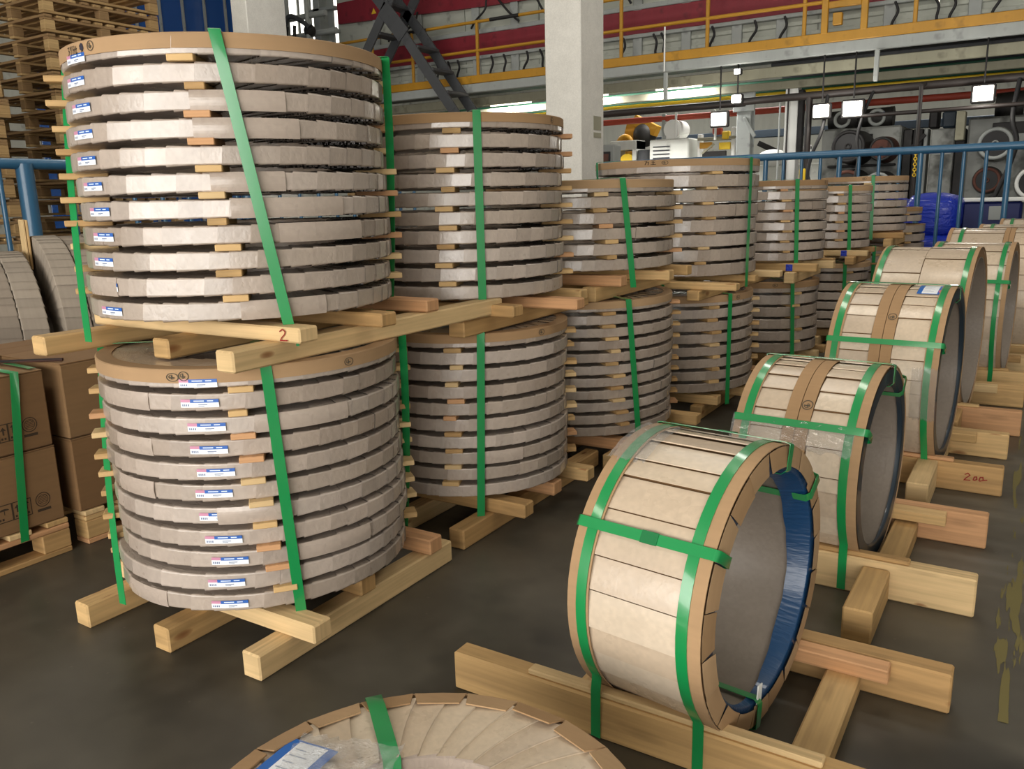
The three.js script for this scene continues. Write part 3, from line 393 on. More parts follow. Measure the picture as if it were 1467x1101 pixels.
  for (const s of [-1, 1]) add('edge_strip', arcStrip(r + 0.0115, s < 0 ? -w / 2 - 0.002 : w / 2 - eW, s < 0 ? -w / 2 + eW : w / 2 + 0.002, 0, 2 * Math.PI, 72, 0.003), M.card[0], 'brown cardboard edge strip');
  if (o.tape) { add('pale_tape', (() => { const g = box(0.004, 0.11, 0.03, 0.001).clone(); g.translate(w / 2 + 0.006, -r + 0.055, 0); g.rotateX(R(-6)); return g; })(), M.white, 'pale tape strip at the foot of the eye'); }
  if (o.flaps) { let a = rr() * 0.2; const n = o.flaps; for (let i = 0; i < n; i++) { const d = 2 * Math.PI / n; add('cardboard_flap', faceFlap(r + 0.010, ri + 0.004 + rr() * 0.007, w / 2 + 0.003 + 0.0015 * (i % 2), a + 0.004, a + d - 0.004, 0.002 + rr() * 0.006), M.card[i % 3]); a += d; } }
  // green straps: two hoops that go on down round the cradle, and bands through the eye
  for (const x of o.hoops) { const pts = [], q = r + 0.0165; const aS = Math.acos(Math.max(-0.99, Math.min(0.99, 0.06 / q))); const tn = o.turn ?? 0, zN = (o.near - o.z + x * Math.sin(tn)) / Math.cos(tn) + 0.004, zF = (o.far - o.z + x * Math.sin(tn)) / Math.cos(tn) - 0.004, yb = -r - o.base + 0.008;
    const a1 = R(126), a0 = R(-126);
    pts.push([x, yb, zF]); pts.push([x, yb + o.skidH, zF]); for (let k = 0; k <= 40; k++) { const a = a0 + (a1 - a0) * k / 40; pts.push([x, q * Math.cos(a), q * Math.sin(a)]); } pts.push([x, yb + o.skidH, zN]); pts.push([x, yb, zN]);
    const tS = part(t, 'hoop_strap', ribbon(pts, () => [1, 0, 0], 0.032, 0.0018), M.strap, [0, Y, 0]); }
  for (const deg of o.eyes) { const a = R(deg), pts = [[-w / 2 - 0.008, ri - 0.003], [-w / 2 - 0.008, r + 0.017], [-w / 2, r + 0.020], [0, r + 0.021], [w / 2, r + 0.020], [w / 2 + 0.016, r + 0.015], [w / 2 + 0.016, ri], [w / 2 + 0.002, ri - 0.014], [0, ri - 0.012], [-w / 2 - 0.008, ri - 0.010]].map(([x, q]) => [x, q * Math.cos(a), q * Math.sin(a)]);
    add('eye_strap', ribbon(pts, () => [0, -Math.sin(a), Math.cos(a)], 0.03, 0.0018), M.strap, 'green strap through the eye');
    if (o.seals) { const q = r + 0.0225; add('strap_seal', (() => { const g = box(0.05, 0.003, 0.034, 0.001).clone(); g.translate(0.02, q, 0); g.rotateX(a); return g; })(), M.seal); } }
  for (const f of o.films || []) add('stretch_film', crumple(f.w, f.h, f.seed, 0.007, (x, y, z) => { const a = R(f.deg) + y / r, q = r + 0.0185 + Math.abs(z); return [f.x + x, q * Math.cos(a), q * Math.sin(a)]; }), M.film, 'crumpled clear stretch film');
  if (o.sheetLabel) { const [x0, x1, d0, d1] = o.sheetLabel; const g = arcStrip(r + 0.0125, x0, x1, R(d0), R(d1), 8, 0.0008); const P = g.attributes.position, u = g.attributes.uv; for (let i = 0; i < P.count; i++) u.setXY(i, (P.getX(i) - x0) / (x1 - x0), 1 - (Math.atan2(P.getZ(i), P.getY(i)) - R(d0)) / (R(d1) - R(d0))); add('document_label', g, M.sheetLabel, 'white document label with blue side borders'); }
  return t;
}
function cradle(o) {                                                    // two cross skids with chocks that hold one reel
  const t = thing('timber_cradle', o.label, 'cradle', [o.x0, 0, o.near], 0, 'timber cradles under the reels'); const r = rng(o.seed), L = o.x1 - o.x0, H = o.h, d = o.near - o.far;
  part(t, 'skid_beam', box(L + (o.overN || 0), H, 0.075, 0.006), M.wood[o.seed % 5], [(L + (o.overN || 0)) / 2 - (o.overN || 0), H / 2 + 0.001, -0.0375]);
  part(t, 'skid_beam', box(L + 0.0, H, 0.075, 0.006), M.wood[(o.seed + 2) % 5], [L / 2 + (o.shiftF || 0), H / 2 + 0.001, -d - 0.0375]);
  part(t, 'chock_board', box(L * 0.72, 0.018, 0.042, 0.004), M.wood[(o.seed + 1) % 5], [L * 0.44, H + 0.010, -0.03], null);
  part(t, 'chock_board', box(L * 0.84, 0.055, 0.05, 0.004), M.wood[(o.seed + 3) % 5], [L * 0.44 + (o.shiftF || 0), H - 0.028, -d + 0.026], [R(12), 0, 0]);
  for (const [sx, z0, z1, h] of o.stringers) part(t, 'stringer', box(0.10, h, z0 - z1, 0.006), M.wood[(o.seed + 4) % 5], [sx - o.x0, h / 2 + 0.001, (z0 + z1) / 2 - o.near]);
}
const REELS = [
  { label: 'strapped cream paper reel with torn blue film in its eye and cardboard flaps', x: -0.77, z: -2.25, r: 0.402, w: 0.40, base: 0.045, turn: R(-7), near: -1.93, far: -2.635, blue: 0.075, sheets: 30, flaps: 20, edge: 0.066, hoops: [-0.156, 0.150], eyes: [57, -14, -55, 172], seals: true, tape: true, skidH: 0.15, seed: 3, films: [{ x: -0.15, w: 0.12, h: 0.22, deg: 12, seed: 5 }] },
  { label: 'strapped cream reel with brown double belt and crumpled film, behind the blue-film reel', x: -0.72, z: -3.6, r: 0.40, w: 0.50, base: 0.04, turn: R(-4), near: -3.25, far: -4.02, blue: 0.012, sheets: 30, flaps: 0, edge: 0.066, hoops: [-0.205, 0.20], eyes: [58, -4, -40], skidH: 0.15, belt: [-0.055, 0.045], stampAt: 46, seed: 4, films: [{ x: -0.02, w: 0.48, h: 0.10, deg: 65, seed: 8 }] },
  { label: 'strapped cream reel with brown double belt and a blue-edged white document on top', x: -0.63, z: -5.06, r: 0.476, w: 0.55, base: 0.07, turn: R(-3), near: -4.71, far: -5.475, blue: 0.012, sheets: 30, flaps: 0, edge: 0.066, hoops: [-0.235, 0.23], eyes: [62, 2], skidH: 0.15, belt: [-0.06, 0.05], stampAt: 44, seed: 5, films: [{ x: 0.22, w: 0.12, h: 0.26, deg: 92, seed: 9 }], sheetLabel: [0.10, 0.22, 2, 20] },
  { label: 'strapped cream paper reel covered in plain wide sheets, fourth in the cradle row', x: -0.62, z: -6.39, r: 0.55, w: 0.58, base: 0.05, turn: R(-3), near: -5.97, far: -6.865, sheets: 12, flaps: 0, hoops: [-0.26, 0.25], eyes: [], skidH: 0.15, belt: null, seed: 6, split: true },
  { label: 'narrow-sheeted cream paper reel half hidden behind the plain wide-sheeted reel', x: -0.44, z: -7.7, r: 0.53, w: 0.56, base: 0.05, turn: R(-3), near: -7.3, far: -8.155, sheets: 22, flaps: 0, hoops: [-0.24, 0.22], eyes: [60], skidH: 0.15, belt: null, seed: 7 },
  { label: 'brown-belted cream reel just behind the narrow-sheeted reel, lowest of three far reels', x: -0.28, z: -8.95, r: 0.56, w: 0.9, base: 0.05, turn: R(-2), near: -8.53, far: -9.415, sheets: 22, flaps: 0, hoops: [-0.34, 0.4], eyes: [], skidH: 0.15, belt: [0.0, 0.08], seed: 8 },
  { label: 'cream paper reel with a brown belt, middle of the three far reels before the fence', x: -0.08, z: -10.12, r: 0.55, w: 0.95, base: 0.06, turn: R(-2), near: -9.70, far: -10.585, sheets: 22, flaps: 0, hoops: [-0.36, 0.42], eyes: [], skidH: 0.15, belt: [-0.02, 0.07], seed: 9 },
  { label: 'cream paper reel standing close to the blue fence, last of the far reels', x: 0.06, z: -11.28, r: 0.55, w: 0.95, base: 0.08, turn: R(-2), near: -10.87, far: -11.765, sheets: 22, flaps: 0, hoops: [-0.36, 0.42], eyes: [], skidH: 0.15, belt: null, seed: 10 },
];
REELS.forEach(reel);
const CRADLES = [
  { x0: -1.30, x1: -0.10, near: -1.93, far: -2.56, h: 0.13, overN: 0.18, seed: 1, stringers: [[-0.40, -2.03, -2.555, 0.07], [-1.05, -2.03, -2.555, 0.07]], label: 'pale timber cradle under the reel with the torn blue film' },
  { x0: -1.22, x1: -0.08, near: -3.25, far: -3.95, h: 0.15, seed: 2, stringers: [[-0.42, -2.86, -3.245, 0.125], [-0.40, -3.33, -3.945, 0.08], [-1.0, -3.33, -3.945, 0.08]], label: 'timber cradle under the belted reel with crumpled film' },
  { x0: -1.2, x1: -0.05, near: -4.71, far: -5.4, h: 0.15, seed: 3, stringers: [[-0.40, -4.28, -4.715, 0.15], [-0.40, -4.8, -5.395, 0.08], [-0.95, -4.8, -5.395, 0.08]], label: 'timber cradle under the belted reel with the document label' },
  { x0: -1.2, x1: 0.0, near: -5.97, far: -6.79, h: 0.16, seed: 4, stringers: [[-0.38, -5.6, -5.965, 0.15], [-0.38, -6.05, -6.695, 0.08]], label: 'timber cradle under the plain wide-sheeted reel' },
  { x0: -1.0, x1: 0.1, near: -7.3, far: -8.08, h: 0.16, seed: 5, stringers: [[-0.3, -7.38, -7.995, 0.08]], label: 'timber cradle under the narrow-sheeted reel' },
  { x0: -0.85, x1: 0.3, near: -8.53, far: -9.34, h: 0.16, seed: 6, stringers: [[0, -8.68, -9.245, 0.08]], label: 'timber cradle under the lowest of the three far reels' },
  { x0: -0.65, x1: 0.5, near: -9.70, far: -10.51, h: 0.16, seed: 7, stringers: [[0, -9.93, -10.495, 0.08]], label: 'timber cradle under the middle one of the three far reels' },
  { x0: -0.5, x1: 0.6, near: -10.87, far: -11.69, h: 0.16, seed: 8, stringers: [[0, -11.03, -11.595, 0.08]], label: 'timber cradle under the reel close to the blue fence' },
];
CRADLES.forEach(cradle);
{ const t = scene.children.find((o) => o.name === 'timber_cradle_002'); part(t, 'handwriting', new THREE.PlaneGeometry(0.13, 0.065), M.inkRedA, [-0.17 + 1.2, 0.085, 0.0012]).userData.label = 'red pen writing on the skid face'; }

// ------------------------------------------------------------------ coil lying flat at the bottom of the view
{ const ro = 0.462, ri = 0.235, y0 = 0.17, y1 = 0.35, cx = -0.922, cz = -1.052, rr = rng(90);
  const t = thing('flat_coil', 'wide coil lying flat, its top covered by radial paper sheets under brown cardboard flaps', 'steel coil', [cx, 0, cz]);
  const TH = 2 * Math.PI; const body = part(t, 'wrapped_body', ring([[ro, y0], [ro, y1 - 0.006], [ro - 0.006, y1], [ri + 0.006, y1], [ri, y1 - 0.006], [ri, y0], [ro, y0]], 0, TH, 96), M.plainWrap);
  const n = 34; for (let i = 0; i < n; i++) { const a = i * TH / n, d = TH / n, sk = 0.16; const P = [], U = [], I = []; const K = 5;   // lapped radial sheets, a little skew
    for (let k = 0; k <= K; k++) for (const e of [0, 1]) { const q = ri - 0.004 + (ro - 0.012 - ri) * k / K, an = a + e * (d + 0.015) + sk * (1 - k / K) - sk / 2, yy = y1 + 0.0012 + (e ? 0.0005 : 0.0065); P.push(q * Math.sin(an), yy, q * Math.cos(an)); U.push(q, an * 0.4); }
    for (let k = 0; k <= K; k++) { const q = ri - 0.004 + (ro - 0.012 - ri) * k / K, an = a + sk * (1 - k / K) - sk / 2; P.push(q * Math.sin(an), y1 + 0.0004, q * Math.cos(an)); U.push(q, an * 0.4 + 0.003); }
    for (let k = 0; k < K; k++) { const q = 2 * k; I.push(q, q + 2, q + 1, q + 1, q + 2, q + 3); const s = 2 * (K + 1) + k; I.push(q, s, q + 2, q + 2, s, s + 1); }
    part(t, 'paper_sheet', geoFrom(P, null, U, I).toNonIndexed(), M.sheet[Math.floor(rr() * 4)]); }
  part(t, 'edge_protector', ring([[ro + 0.006, y1 - 0.06], [ro + 0.006, y1 + 0.004], [ro + 0.003, y1 + 0.004], [ro + 0.003, y1 - 0.06], [ro + 0.006, y1 - 0.06]], 0, TH, 96), M.card[0], null).userData.label = 'brown cardboard hoop round the rim';
  const m = 22; for (let i = 0; i < m; i++) { const d = TH / m, a0 = i * d + 0.10 + 0.01, a1 = (i + 1) * d + 0.10 + (rr() - 0.5) * 0.006; const up = 0.004 + rr() * 0.008; const o1 = ro + 0.007, i1 = ro - 0.042 - rr() * 0.006; const ms = 0.022; // flaps folded inward, mitred
    const q = (rad, an, y) => [rad * Math.sin(an), y, rad * Math.cos(an)]; const am = (a0 + a1) / 2, c0 = o1 * Math.cos((a1 - a0) / 2) + 0.004;
    const A = q(o1, a0, y1 + 0.005), B = q(o1, a1, y1 + 0.005), C = q(i1, a1 - ms * 0.7, y1 + 0.008 + up), D = q(i1, a0 + ms * 0.7, y1 + 0.008 + up); const T = 0.004; const dn = (p) => [p[0], p[1] - T, p[2]];
    const F = [[A, B, C, D], [dn(D), dn(C), dn(B), dn(A)], [D, C, dn(C), dn(D)], [A, D, dn(D), dn(A)], [C, B, dn(B), dn(C)], [B, A, dn(A), dn(B)]]; const P = [], U = []; for (const f of F) for (const k of [0, 1, 2, 0, 2, 3]) { P.push(...f[k]); U.push(f[k][0], f[k][2] + f[k][1]); }
    part(t, 'cardboard_flap', geoFrom(P, null, U, null), M.card[i % 3]); }
  const aS = R(231); const path = [[ro + 0.013, y0 + 0.02], [ro + 0.013, y1 - 0.005], [ro + 0.006, y1 + 0.014], [ro - 0.05, y1 + 0.021], [ri + 0.05, y1 + 0.012], [ri - 0.008, y1 + 0.006], [ri - 0.010, y0]].map(([q, y]) => [q * Math.sin(aS), y, q * Math.cos(aS)]);
  part(t, 'packing_strap', ribbon(path, () => [Math.cos(aS), 0, -Math.sin(aS)], 0.04, 0.0018), M.strap).userData.label = 'green strap across the ring';
  const lb = new THREE.PlaneGeometry(0.13, 0.17, 6, 4); { const p = lb.attributes.position; for (let i = 0; i < p.count; i++) p.setZ(i, 0.003 * Math.sin(p.getX(i) * 30)); lb.computeVertexNormals(); } part(t, 'document_label', lb, M.sheetLabel, [-0.342, y1 + 0.017, 0.0], [-Math.PI / 2, 0, R(4)]).userData.label = 'white document label with blue borders';
  part(t, 'stretch_film', crumple(0.24, 0.14, 44, 0.014), M.film, [-0.25, y1 + 0.030, -0.06], [-Math.PI / 2, 0, R(20)]).userData.label = 'crumpled clear film by the eye';
  const p = thing('timber_pallet', 'low timber bearers under the flat coil with cardboard flaps', 'pallet', [cx, 0, cz]); for (const dz of [-0.3, 0, 0.3]) part(p, 'bearer', box(0.9, 0.084, 0.09, 0.006), M.wood[1], [0, 0.127, dz]); for (const dx of [-0.3, 0.3]) part(p, 'runner', box(0.09, 0.084, 0.9, 0.006), M.wood[2], [dx, 0.042, 0]);
}

// ------------------------------------------------------------------ cartons on pallets
function woodPallet(name, label, x0, x1, z0, z1, H, seed, group) {      // deck boards along x, three runs of blocks and bottom boards along z
  const t = thing('wooden_pallet', label, 'pallet', [(x0 + x1) / 2, 0, (z0 + z1) / 2], 0, group); const w = x1 - x0, d = z1 - z0, r = rng(seed);
  return palletParts(t, w, d, H, seed, M.wood);
}
function palletParts(t, w, d, H, seed, mats) {
  const r = rng(seed), b = H * 0.15; const nb = 3;
  for (let i = 0; i < nb; i++) { const x = -w / 2 + 0.05 + (w - 0.1) * i / (nb - 1); part(t, 'bottom_board', box(0.1, b, d, 0.004), mats[(i + seed) % mats.length], [x, b / 2, 0]); part(t, 'stringer_board', box(0.1, b, d, 0.004), mats[(i + seed + 1) % mats.length], [x, H - 1.55 * b, 0]);
    for (let k = 0; k < 3; k++) part(t, 'block', box(0.1, H - 3.1 * b, 0.13, 0.005), mats[(i + k + seed) % mats.length], [x, b + (H - 3.1 * b) / 2, -d / 2 + 0.065 + (d - 0.13) * k / 2]); }
  const n = Math.round(d / 0.16); for (let i = 0; i < n; i++) part(t, 'deck_board', box(w + (r() - 0.5) * 0.03, b, 0.1, 0.004), mats[(i + seed) % mats.length], [0, H - b / 2, -d / 2 + 0.05 + (d - 0.1) * i / (n - 1)]);
  return t;
}
woodPallet('wooden_pallet', 'pale wooden pallet under the printed cartons at the edge of the stacks', -4.75, -3.695, -1.945, -1.0, 0.165, 1, 'pallets under cartons');
woodPallet('wooden_pallet', 'pale wooden pallet under the plain cartons between printed cartons and coils', -4.75, -3.69, -3.0, -2.02, 0.165, 2, 'pallets under cartons');
function carton(x0, x1, y0, y1, z0, z1, label, k, print) {
  const t = thing('carton', label, 'carton', [(x0 + x1) / 2, y0, (z0 + z1) / 2], 0, 'brown cartons on pallets'); const w = x1 - x0 - 0.006, h = y1 - y0 - 0.003, d = z1 - z0 - 0.006;
  part(t, 'box_body', box(w, h - 0.006, d, 0.006), M.carton[k % 3], [0, (h - 0.006) / 2, 0]);
  for (const s of [-1, 1]) part(t, 'top_flap', box(w / 2 - 0.003, 0.005, d - 0.004, 0.002), M.carton[(k + 1) % 3], [s * (w / 4 + 0.001), h - 0.0025, 0]);
  if (print) { const g = new THREE.PlaneGeometry(0.26, 0.13); g.rotateY(Math.PI / 2); part(t, 'printed_marks', g, M.carton_print, [w / 2 + 0.0012, 0.10, print]).userData.label = 'printed handling symbols: umbrella, arrows and a round emblem'; }
}
const printAt = (z0, z1) => (-1.995 + 0.19) - (z0 + z1) / 2;
carton(-4.2, -3.7, 0.167, 0.517, -1.94, -1.43, 'printed brown carton with handling symbols, lower of two, under the printed upper one', 0, -0.085);
carton(-4.2, -3.7, 0.518, 0.868, -1.935, -1.42, 'printed brown carton with handling symbols, upper of two on the pallet edge', 1, -0.085);
carton(-4.2, -3.7, 0.167, 0.517, -1.42, -1.0, 'printed brown carton farther along the pallet, lower of two, mostly outside the view', 2, 0);
carton(-4.2, -3.7, 0.518, 0.868, -1.41, -1.0, 'brown carton farther along the pallet, upper of two, mostly outside the view', 0, 0);
carton(-4.60, -4.22, 0.167, 0.868, -1.93, -1.0, 'tall brown carton behind the printed cartons', 2, 0);
carton(-4.2, -3.69, 0.167, 0.522, -2.52, -2.0, 'plain brown carton, lower of two beside the big coil stack', 1, 0);
carton(-4.2, -3.69, 0.523, 0.878, -2.52, -2.0, 'plain brown carton, upper of two beside the big coil stack', 2, 0);
carton(-4.60, -4.22, 0.167, 0.874, -2.52, -2.0, 'tall brown carton behind the plain cartons', 0, 0);
{ const z = -1.76, pts = [[-3.692, 0.12, z + 0.02], [-3.692, 0.5, z - 0.01], [-3.692, 0.873, z - 0.045], [-4.0, 0.874, z - 0.045], [-4.75, 0.876, z - 0.045], [-4.752, 0.2, z - 0.045]]; solo('packing_strap', 'green strap over the printed cartons', 'strap', ribbon(pts, () => [0, 0, 1], 0.036, 0.0018), M.strap, null, null, 'green straps round the cartons');
  const p2 = [[-4.74, 0.879, -1.92], [-4.2, 0.88, -1.915], [-3.72, 0.873, -1.90]]; solo('packing_strap', 'green strap lying along the top edge of the printed cartons', 'strap', ribbon(p2, () => [0, 0, 1], 0.026, 0.0018), M.strap, null, null, 'green straps round the cartons');
  solo('twisted_rope', 'thin brown twisted cord lying over the printed cartons', 'cord', tube([[-4.6, 0.885, -1.5], [-4.2, 0.885, -1.72], [-3.9, 0.885, -1.93], [-3.74, 0.885, -2.05]], 0.008), M.rust); }

// ------------------------------------------------------------------ paper-bound coils standing behind the cartons
function bindGeo(ro, w, nSeg, seed) { const g = coilGeo(ro, ro - 0.34, w, nSeg, seed, 0.005); g.translate(0, -w / 2, 0); g.rotateX(Math.PI / 2); return g; }
{ const turn = R(-18), ax = [-0.309, 0.951], rr = rng(5), W = ['first', 'second', 'third', 'fourth', 'fifth', 'sixth', 'seventh', 'eighth', 'ninth', 'tenth', 'eleventh'];
  for (let k = 0; k < 8; k++) { const d = 0.04 + k * 0.14, q = 0.62 + (rr() - 0.5) * 0.012; const t = thing('standing_coil', 'narrow paper-bound coil standing behind the cartons, ' + W[k] + ' from the upright board', 'steel coil', [-5.3 + ax[0] * d, 0.056, -2.70 + ax[1] * d], turn, 'standing coils behind the cartons'); part(t, 'paper_wrap', bindGeo(q, 0.132, 62, 300 + k % 3), M.bind[k % 2], [0, 0.632, 0], [0, 0, rr() * 6]); }
  for (let k = 0; k < 6; k++) { const d = -0.17 - k * 0.145, q = 0.665 - (k % 2) * 0.008; const t = thing('standing_coil', 'narrow paper-bound coil standing past the upright board, ' + W[k] + ' from it', 'steel coil', [-5.3 + ax[0] * d, 0.056, -2.70 + ax[1] * d], turn, 'standing coils behind the cartons'); part(t, 'paper_wrap', bindGeo(q, 0.134, 62, 310 + k % 3), M.bind[k % 2], [0, 0.675, 0], [0, 0, rr() * 6]); }
  const b = thing('upright_board', 'short pale board wedged upright between the standing coils', 'board', [-5.27, 1.20, -2.765], R(-16)); for (const s of [-1, 1]) part(b, 'plank', box(0.10, 0.30, 0.014, 0.003), M.wood[1 + s], [0, 0.15, s * 0.0085], [0, 0, R(-2)]);
  solo('timber_sill', 'long floor timbers under the standing coils', 'timber', merge([at(box(0.12, 0.054, 2.2, 0.005), -5.66, 0.028, -2.6, 0, R(-18)), at(box(0.12, 0.054, 2.2, 0.005), -4.94, 0.028, -2.8, 0, R(-18))]), M.oldwood[0]); }

// ------------------------------------------------------------------ blue fence, tall pallet piles, columns
{ const H = 2.03, z = -12; const f = thing('blue_fence', 'blue tubular fence in front of the rolling mill', 'fence', [0, 0, z]);
  part(f, 'top_rail', bar([-6.0, H, 0], [6, H, 0], 0.05, 14), M.rail); part(f, 'end_bend', tube([[-6.0, H, 0], [-6.18, H - 0.02, 0], [-6.26, H - 0.12, 0], [-6.27, H - 0.4, 0], [-6.27, 0, 0]], 0.05, 16, 10), M.rail); part(f, 'bottom_rail', bar([-6.2, 0.15, 0], [6, 0.15, 0], 0.03, 10), M.rail);
  for (let i = 0; i < 50; i++) { const x = -6.05 + i * 0.2445; part(f, i % 4 === 3 ? 'post' : 'bar', bar([x, i % 4 === 3 ? 0 : 0.15, 0], [x, H - 0.03, 0], i % 4 === 3 ? 0.034 : 0.022, 8), M.rail); }
  const g = thing('blue_fence', 'blue tubular fence in front of the tall pallet piles', 'fence', [-9, 0, 0]);
  part(g, 'top_rail', bar([0, H, -3.2], [0, H, -11.5], 0.055, 14), M.rail); part(g, 'bottom_rail', bar([0, 0.15, -3.2], [0, 0.15, -11.5], 0.03, 10), M.rail);
  for (const z of [-4.82, -7.7, -10.6]) part(g, 'post', bar([0, 0, z], [0, H, z], 0.085, 14), M.rail); for (let z = -3.4; z > -11.4; z -= 0.37) { if ([-4.82, -7.7, -10.6].every((q) => Math.abs(q - z) > 0.16)) part(g, 'bar', bar([0, 0.15, z - 0.05], [0, H, z - 0.05], 0.026, 8), M.rail); } }
{ const proto = thing('wooden_pallet', 'x', 'pallet', [0, 0, 0], 0, 'pallets in the tall pile by the fence'); palletParts(proto, 1.5, 1.55, 0.195, 4, M.oldwood); const rr = rng(6); let first = true;
  const dup = (x, y, z, turn, label, group) => { const o = first ? proto : proto.clone(); if (!first) { o.name = numbered('wooden_pallet'); o.userData = { ...proto.userData }; scene.add(o); } first = false; o.position.set(x, y, z); o.rotation.y = turn; o.userData.label = label; o.userData.group = group; };
  const word = ['lowest', 'second', 'third', 'fourth', 'fifth', 'sixth', 'seventh', 'eighth', 'ninth', 'tenth', 'eleventh', 'twelfth', 'thirteenth', 'fourteenth', 'fifteenth', 'sixteenth', 'seventeenth', 'eighteenth', 'nineteenth', 'twentieth', 'topmost'];
  for (let i = 0; i < 20; i++) dup(-10.96 + (rr() - 0.5) * 0.09, i * 0.213, -6.75 + (rr() - 0.5) * 0.12, (rr() - 0.5) * 0.05, 'worn wooden pallet, ' + word[i] + (i ? ' from the floor' : '') + ' in the tall pile behind the fence', 'pallets in the tall pile by the fence');
  for (let i = 0; i < 14; i++) dup(-10.5 + (rr() - 0.5) * 0.08, i * 0.213, -4.35 + (rr() - 0.5) * 0.08, (rr() - 0.5) * 0.05, 'worn wooden pallet, ' + word[i] + (i ? ' from the floor' : '') + ' in the lower pile beside the tall pile', 'pallets in the lower pile by the fence'); }
struct('column_1', plate(-5.161, -4.686, 0, YC, -9.6, -9, 0.012), M.concrete);
struct('column_2', plate(-12.62, -12.22, 0, YC, -11.72, -10.8, 0.012), M.concrete);
solo('paper_notice', 'small pale notice stuck on the concrete column', 'notice', merge([at(box(0.004, 0.16, 0.2, 0.001), -4.683, 2.42, -9.42), at(box(0.004, 0.06, 0.2, 0.001), -4.683, 2.28, -9.42)]), M.beige);
// blue wall cladding with pale ribs on the far side wall
{ const t = thing('blue_cladding', 'glossy blue wall panels with pale upright ribs behind the pallet pile', 'cladding', [XL + 0.03, 0, -11]); const z0 = 1.5, z1 = -3.9; const n = 9; for (let i = 0; i < n; i++) { const a = z0 + (z1 - z0) * i / n, b = z0 + (z1 - z0) * (i + 1) / n; part(t, 'wall_panel', plate(0, 0.03, 0.1, 7, b + 0.004, a - 0.004, 0.006), M.blueWall); part(t, 'rib', plate(0.03, 0.09, 0.1, 7, b - 0.025, b + 0.025, 0.006), M.paleSteel); } }

// ------------------------------------------------------------------ raised walkway over the rolling mill
const GX0 = -14.5, GX1 = 8.9;
{ const t = thing('raised_walkway', 'long steel walkway with a yellow kick plate and yellow handrail over the mill', 'walkway', [0, 0, -14.6]);
  part(t, 'fascia_beam', plate(GX0, GX1, 3.68, 3.85, -0.12, 0), M.paleSteel); part(t, 'kick_plate', plate(GX0, GX1, 3.852, 4.005, -0.03, 0.012), M.yellow); part(t, 'deck_plate', plate(GX0, GX1, 3.80, 3.848, -1.3, -0.122), M.stair);
  for (const y of [4.47, 5.01]) part(t, 'handrail', bar([GX0, y, -0.03], [y > 4.6 ? -3.25 : -3.25, y, -0.03], 0.03, 10), M.yellow);
  part(t, 'rail_sleeve', bar([-9.62, 5.01, -0.03], [-8.95, 5.01, -0.03], 0.034, 10), M.black); part(t, 'rail_sleeve', bar([-11.75, 5.01, -0.03], [-11.2, 5.01, -0.03], 0.034, 10), M.black);
  for (const x of [-12.7, -11.6, -9.94, -8.3, -6.79, -5.18, -3.57, -1.94, -0.3, 1.3, 3]) part(t, 'rail_post', plate(x - 0.03, x + 0.03, 3.85, 5.04, -0.06, -0.005), M.yellow);
  for (const x of [-3.25, -2.66]) part(t, 'gate_post', plate(x - 0.05, x + 0.05, 3.99, 5.2, -0.06, 0.02), M.yellow); part(t, 'gate_bar', plate(-3.2, -2.71, 4.36, 4.46, -0.05, 0.01), M.yellow); part(t, 'switch_box', plate(-3.12, -2.98, 4.1, 4.28, -0.06, 0.05), M.yellow);
  for (const x of [-5.9, -2.43]) part(t, 'hanger', plate(x - 0.035, x + 0.035, 3.2, 3.66, 0.002, 0.06), M.paleSteel);
  part(t, 'conduit', bar([-5.93, 3.68, 0.03], [-5.93, 4.42, 0.03], 0.016, 8), M.white); }
{ const t = thing('crane_wall', 'pale ribbed wall with two red bands behind the walkway', 'wall cladding', [0, 0, -15.3]);
  for (let i = 0; i < 13; i++) { const a = GX0 + 0.2 + i * 1.8; part(t, 'wall_panel', plate(a, a + 1.78, 3.9, 7.2, -0.08, -0.02), M.panel); }
  for (const y of [3.95, 4.12, 4.29]) part(t, 'corrugation', plate(GX0 + 0.2, GX1, y, y + 0.07, -0.03, 0.005), M.panel);
  part(t, 'red_band', plate(GX0 + 0.4, GX1, 4.49, 4.91, -0.02, 0.06), M.red); part(t, 'band_edge', plate(GX0 + 0.4, GX1, 4.42, 4.488, -0.02, 0.09), M.paleSteel); part(t, 'band_edge', plate(GX0 + 0.4, GX1, 4.912, 5.0, -0.02, 0.07), M.paleSteel);
  part(t, 'red_band', (() => { const s = new THREE.Shape([new THREE.Vector2(-14.2, 5.58), new THREE.Vector2(-10.1, 5.42), new THREE.Vector2(GX1, 5.3), new THREE.Vector2(GX1, 6.2), new THREE.Vector2(-14.2, 6.02)]); const g = new THREE.ExtrudeGeometry(s, { depth: 0.08, bevelEnabled: false }); return g; })(), M.red); part(t, 'warning_sign', (() => { const s = new THREE.Shape([new THREE.Vector2(-0.07, 0), new THREE.Vector2(0.07, 0), new THREE.Vector2(0, 0.12)]); const g = new THREE.ExtrudeGeometry(s, { depth: 0.006, bevelEnabled: false }); g.translate(-13.1, 5.66, 0.082); return g; })(), M.brightYellow).userData.label = 'small yellow warning triangle';
  for (const x of [-14.45, -13.1, -11.9, -10.4, -9.45, -7.6, -6.75, -5.8, -4.87, -4.1, -2.4, -1.2, 0.4, 2]) part(t, 'rib', plate(x - 0.09, x + 0.09, 3.86, 7, 0.005, 0.055), M.paleSteel);
  part(t, 'end_frame', plate(GX0 - 0.35, GX0 - 0.15, 3.6, 7.2, -0.1, 0.2), M.paleSteel); for (const y of [4.9, 5.4, 5.9, 6.4]) part(t, 'end_frame', plate(GX0 - 0.5, GX0 + 0.3, y, y + 0.07, 0.0, 0.2), M.paleSteel); }
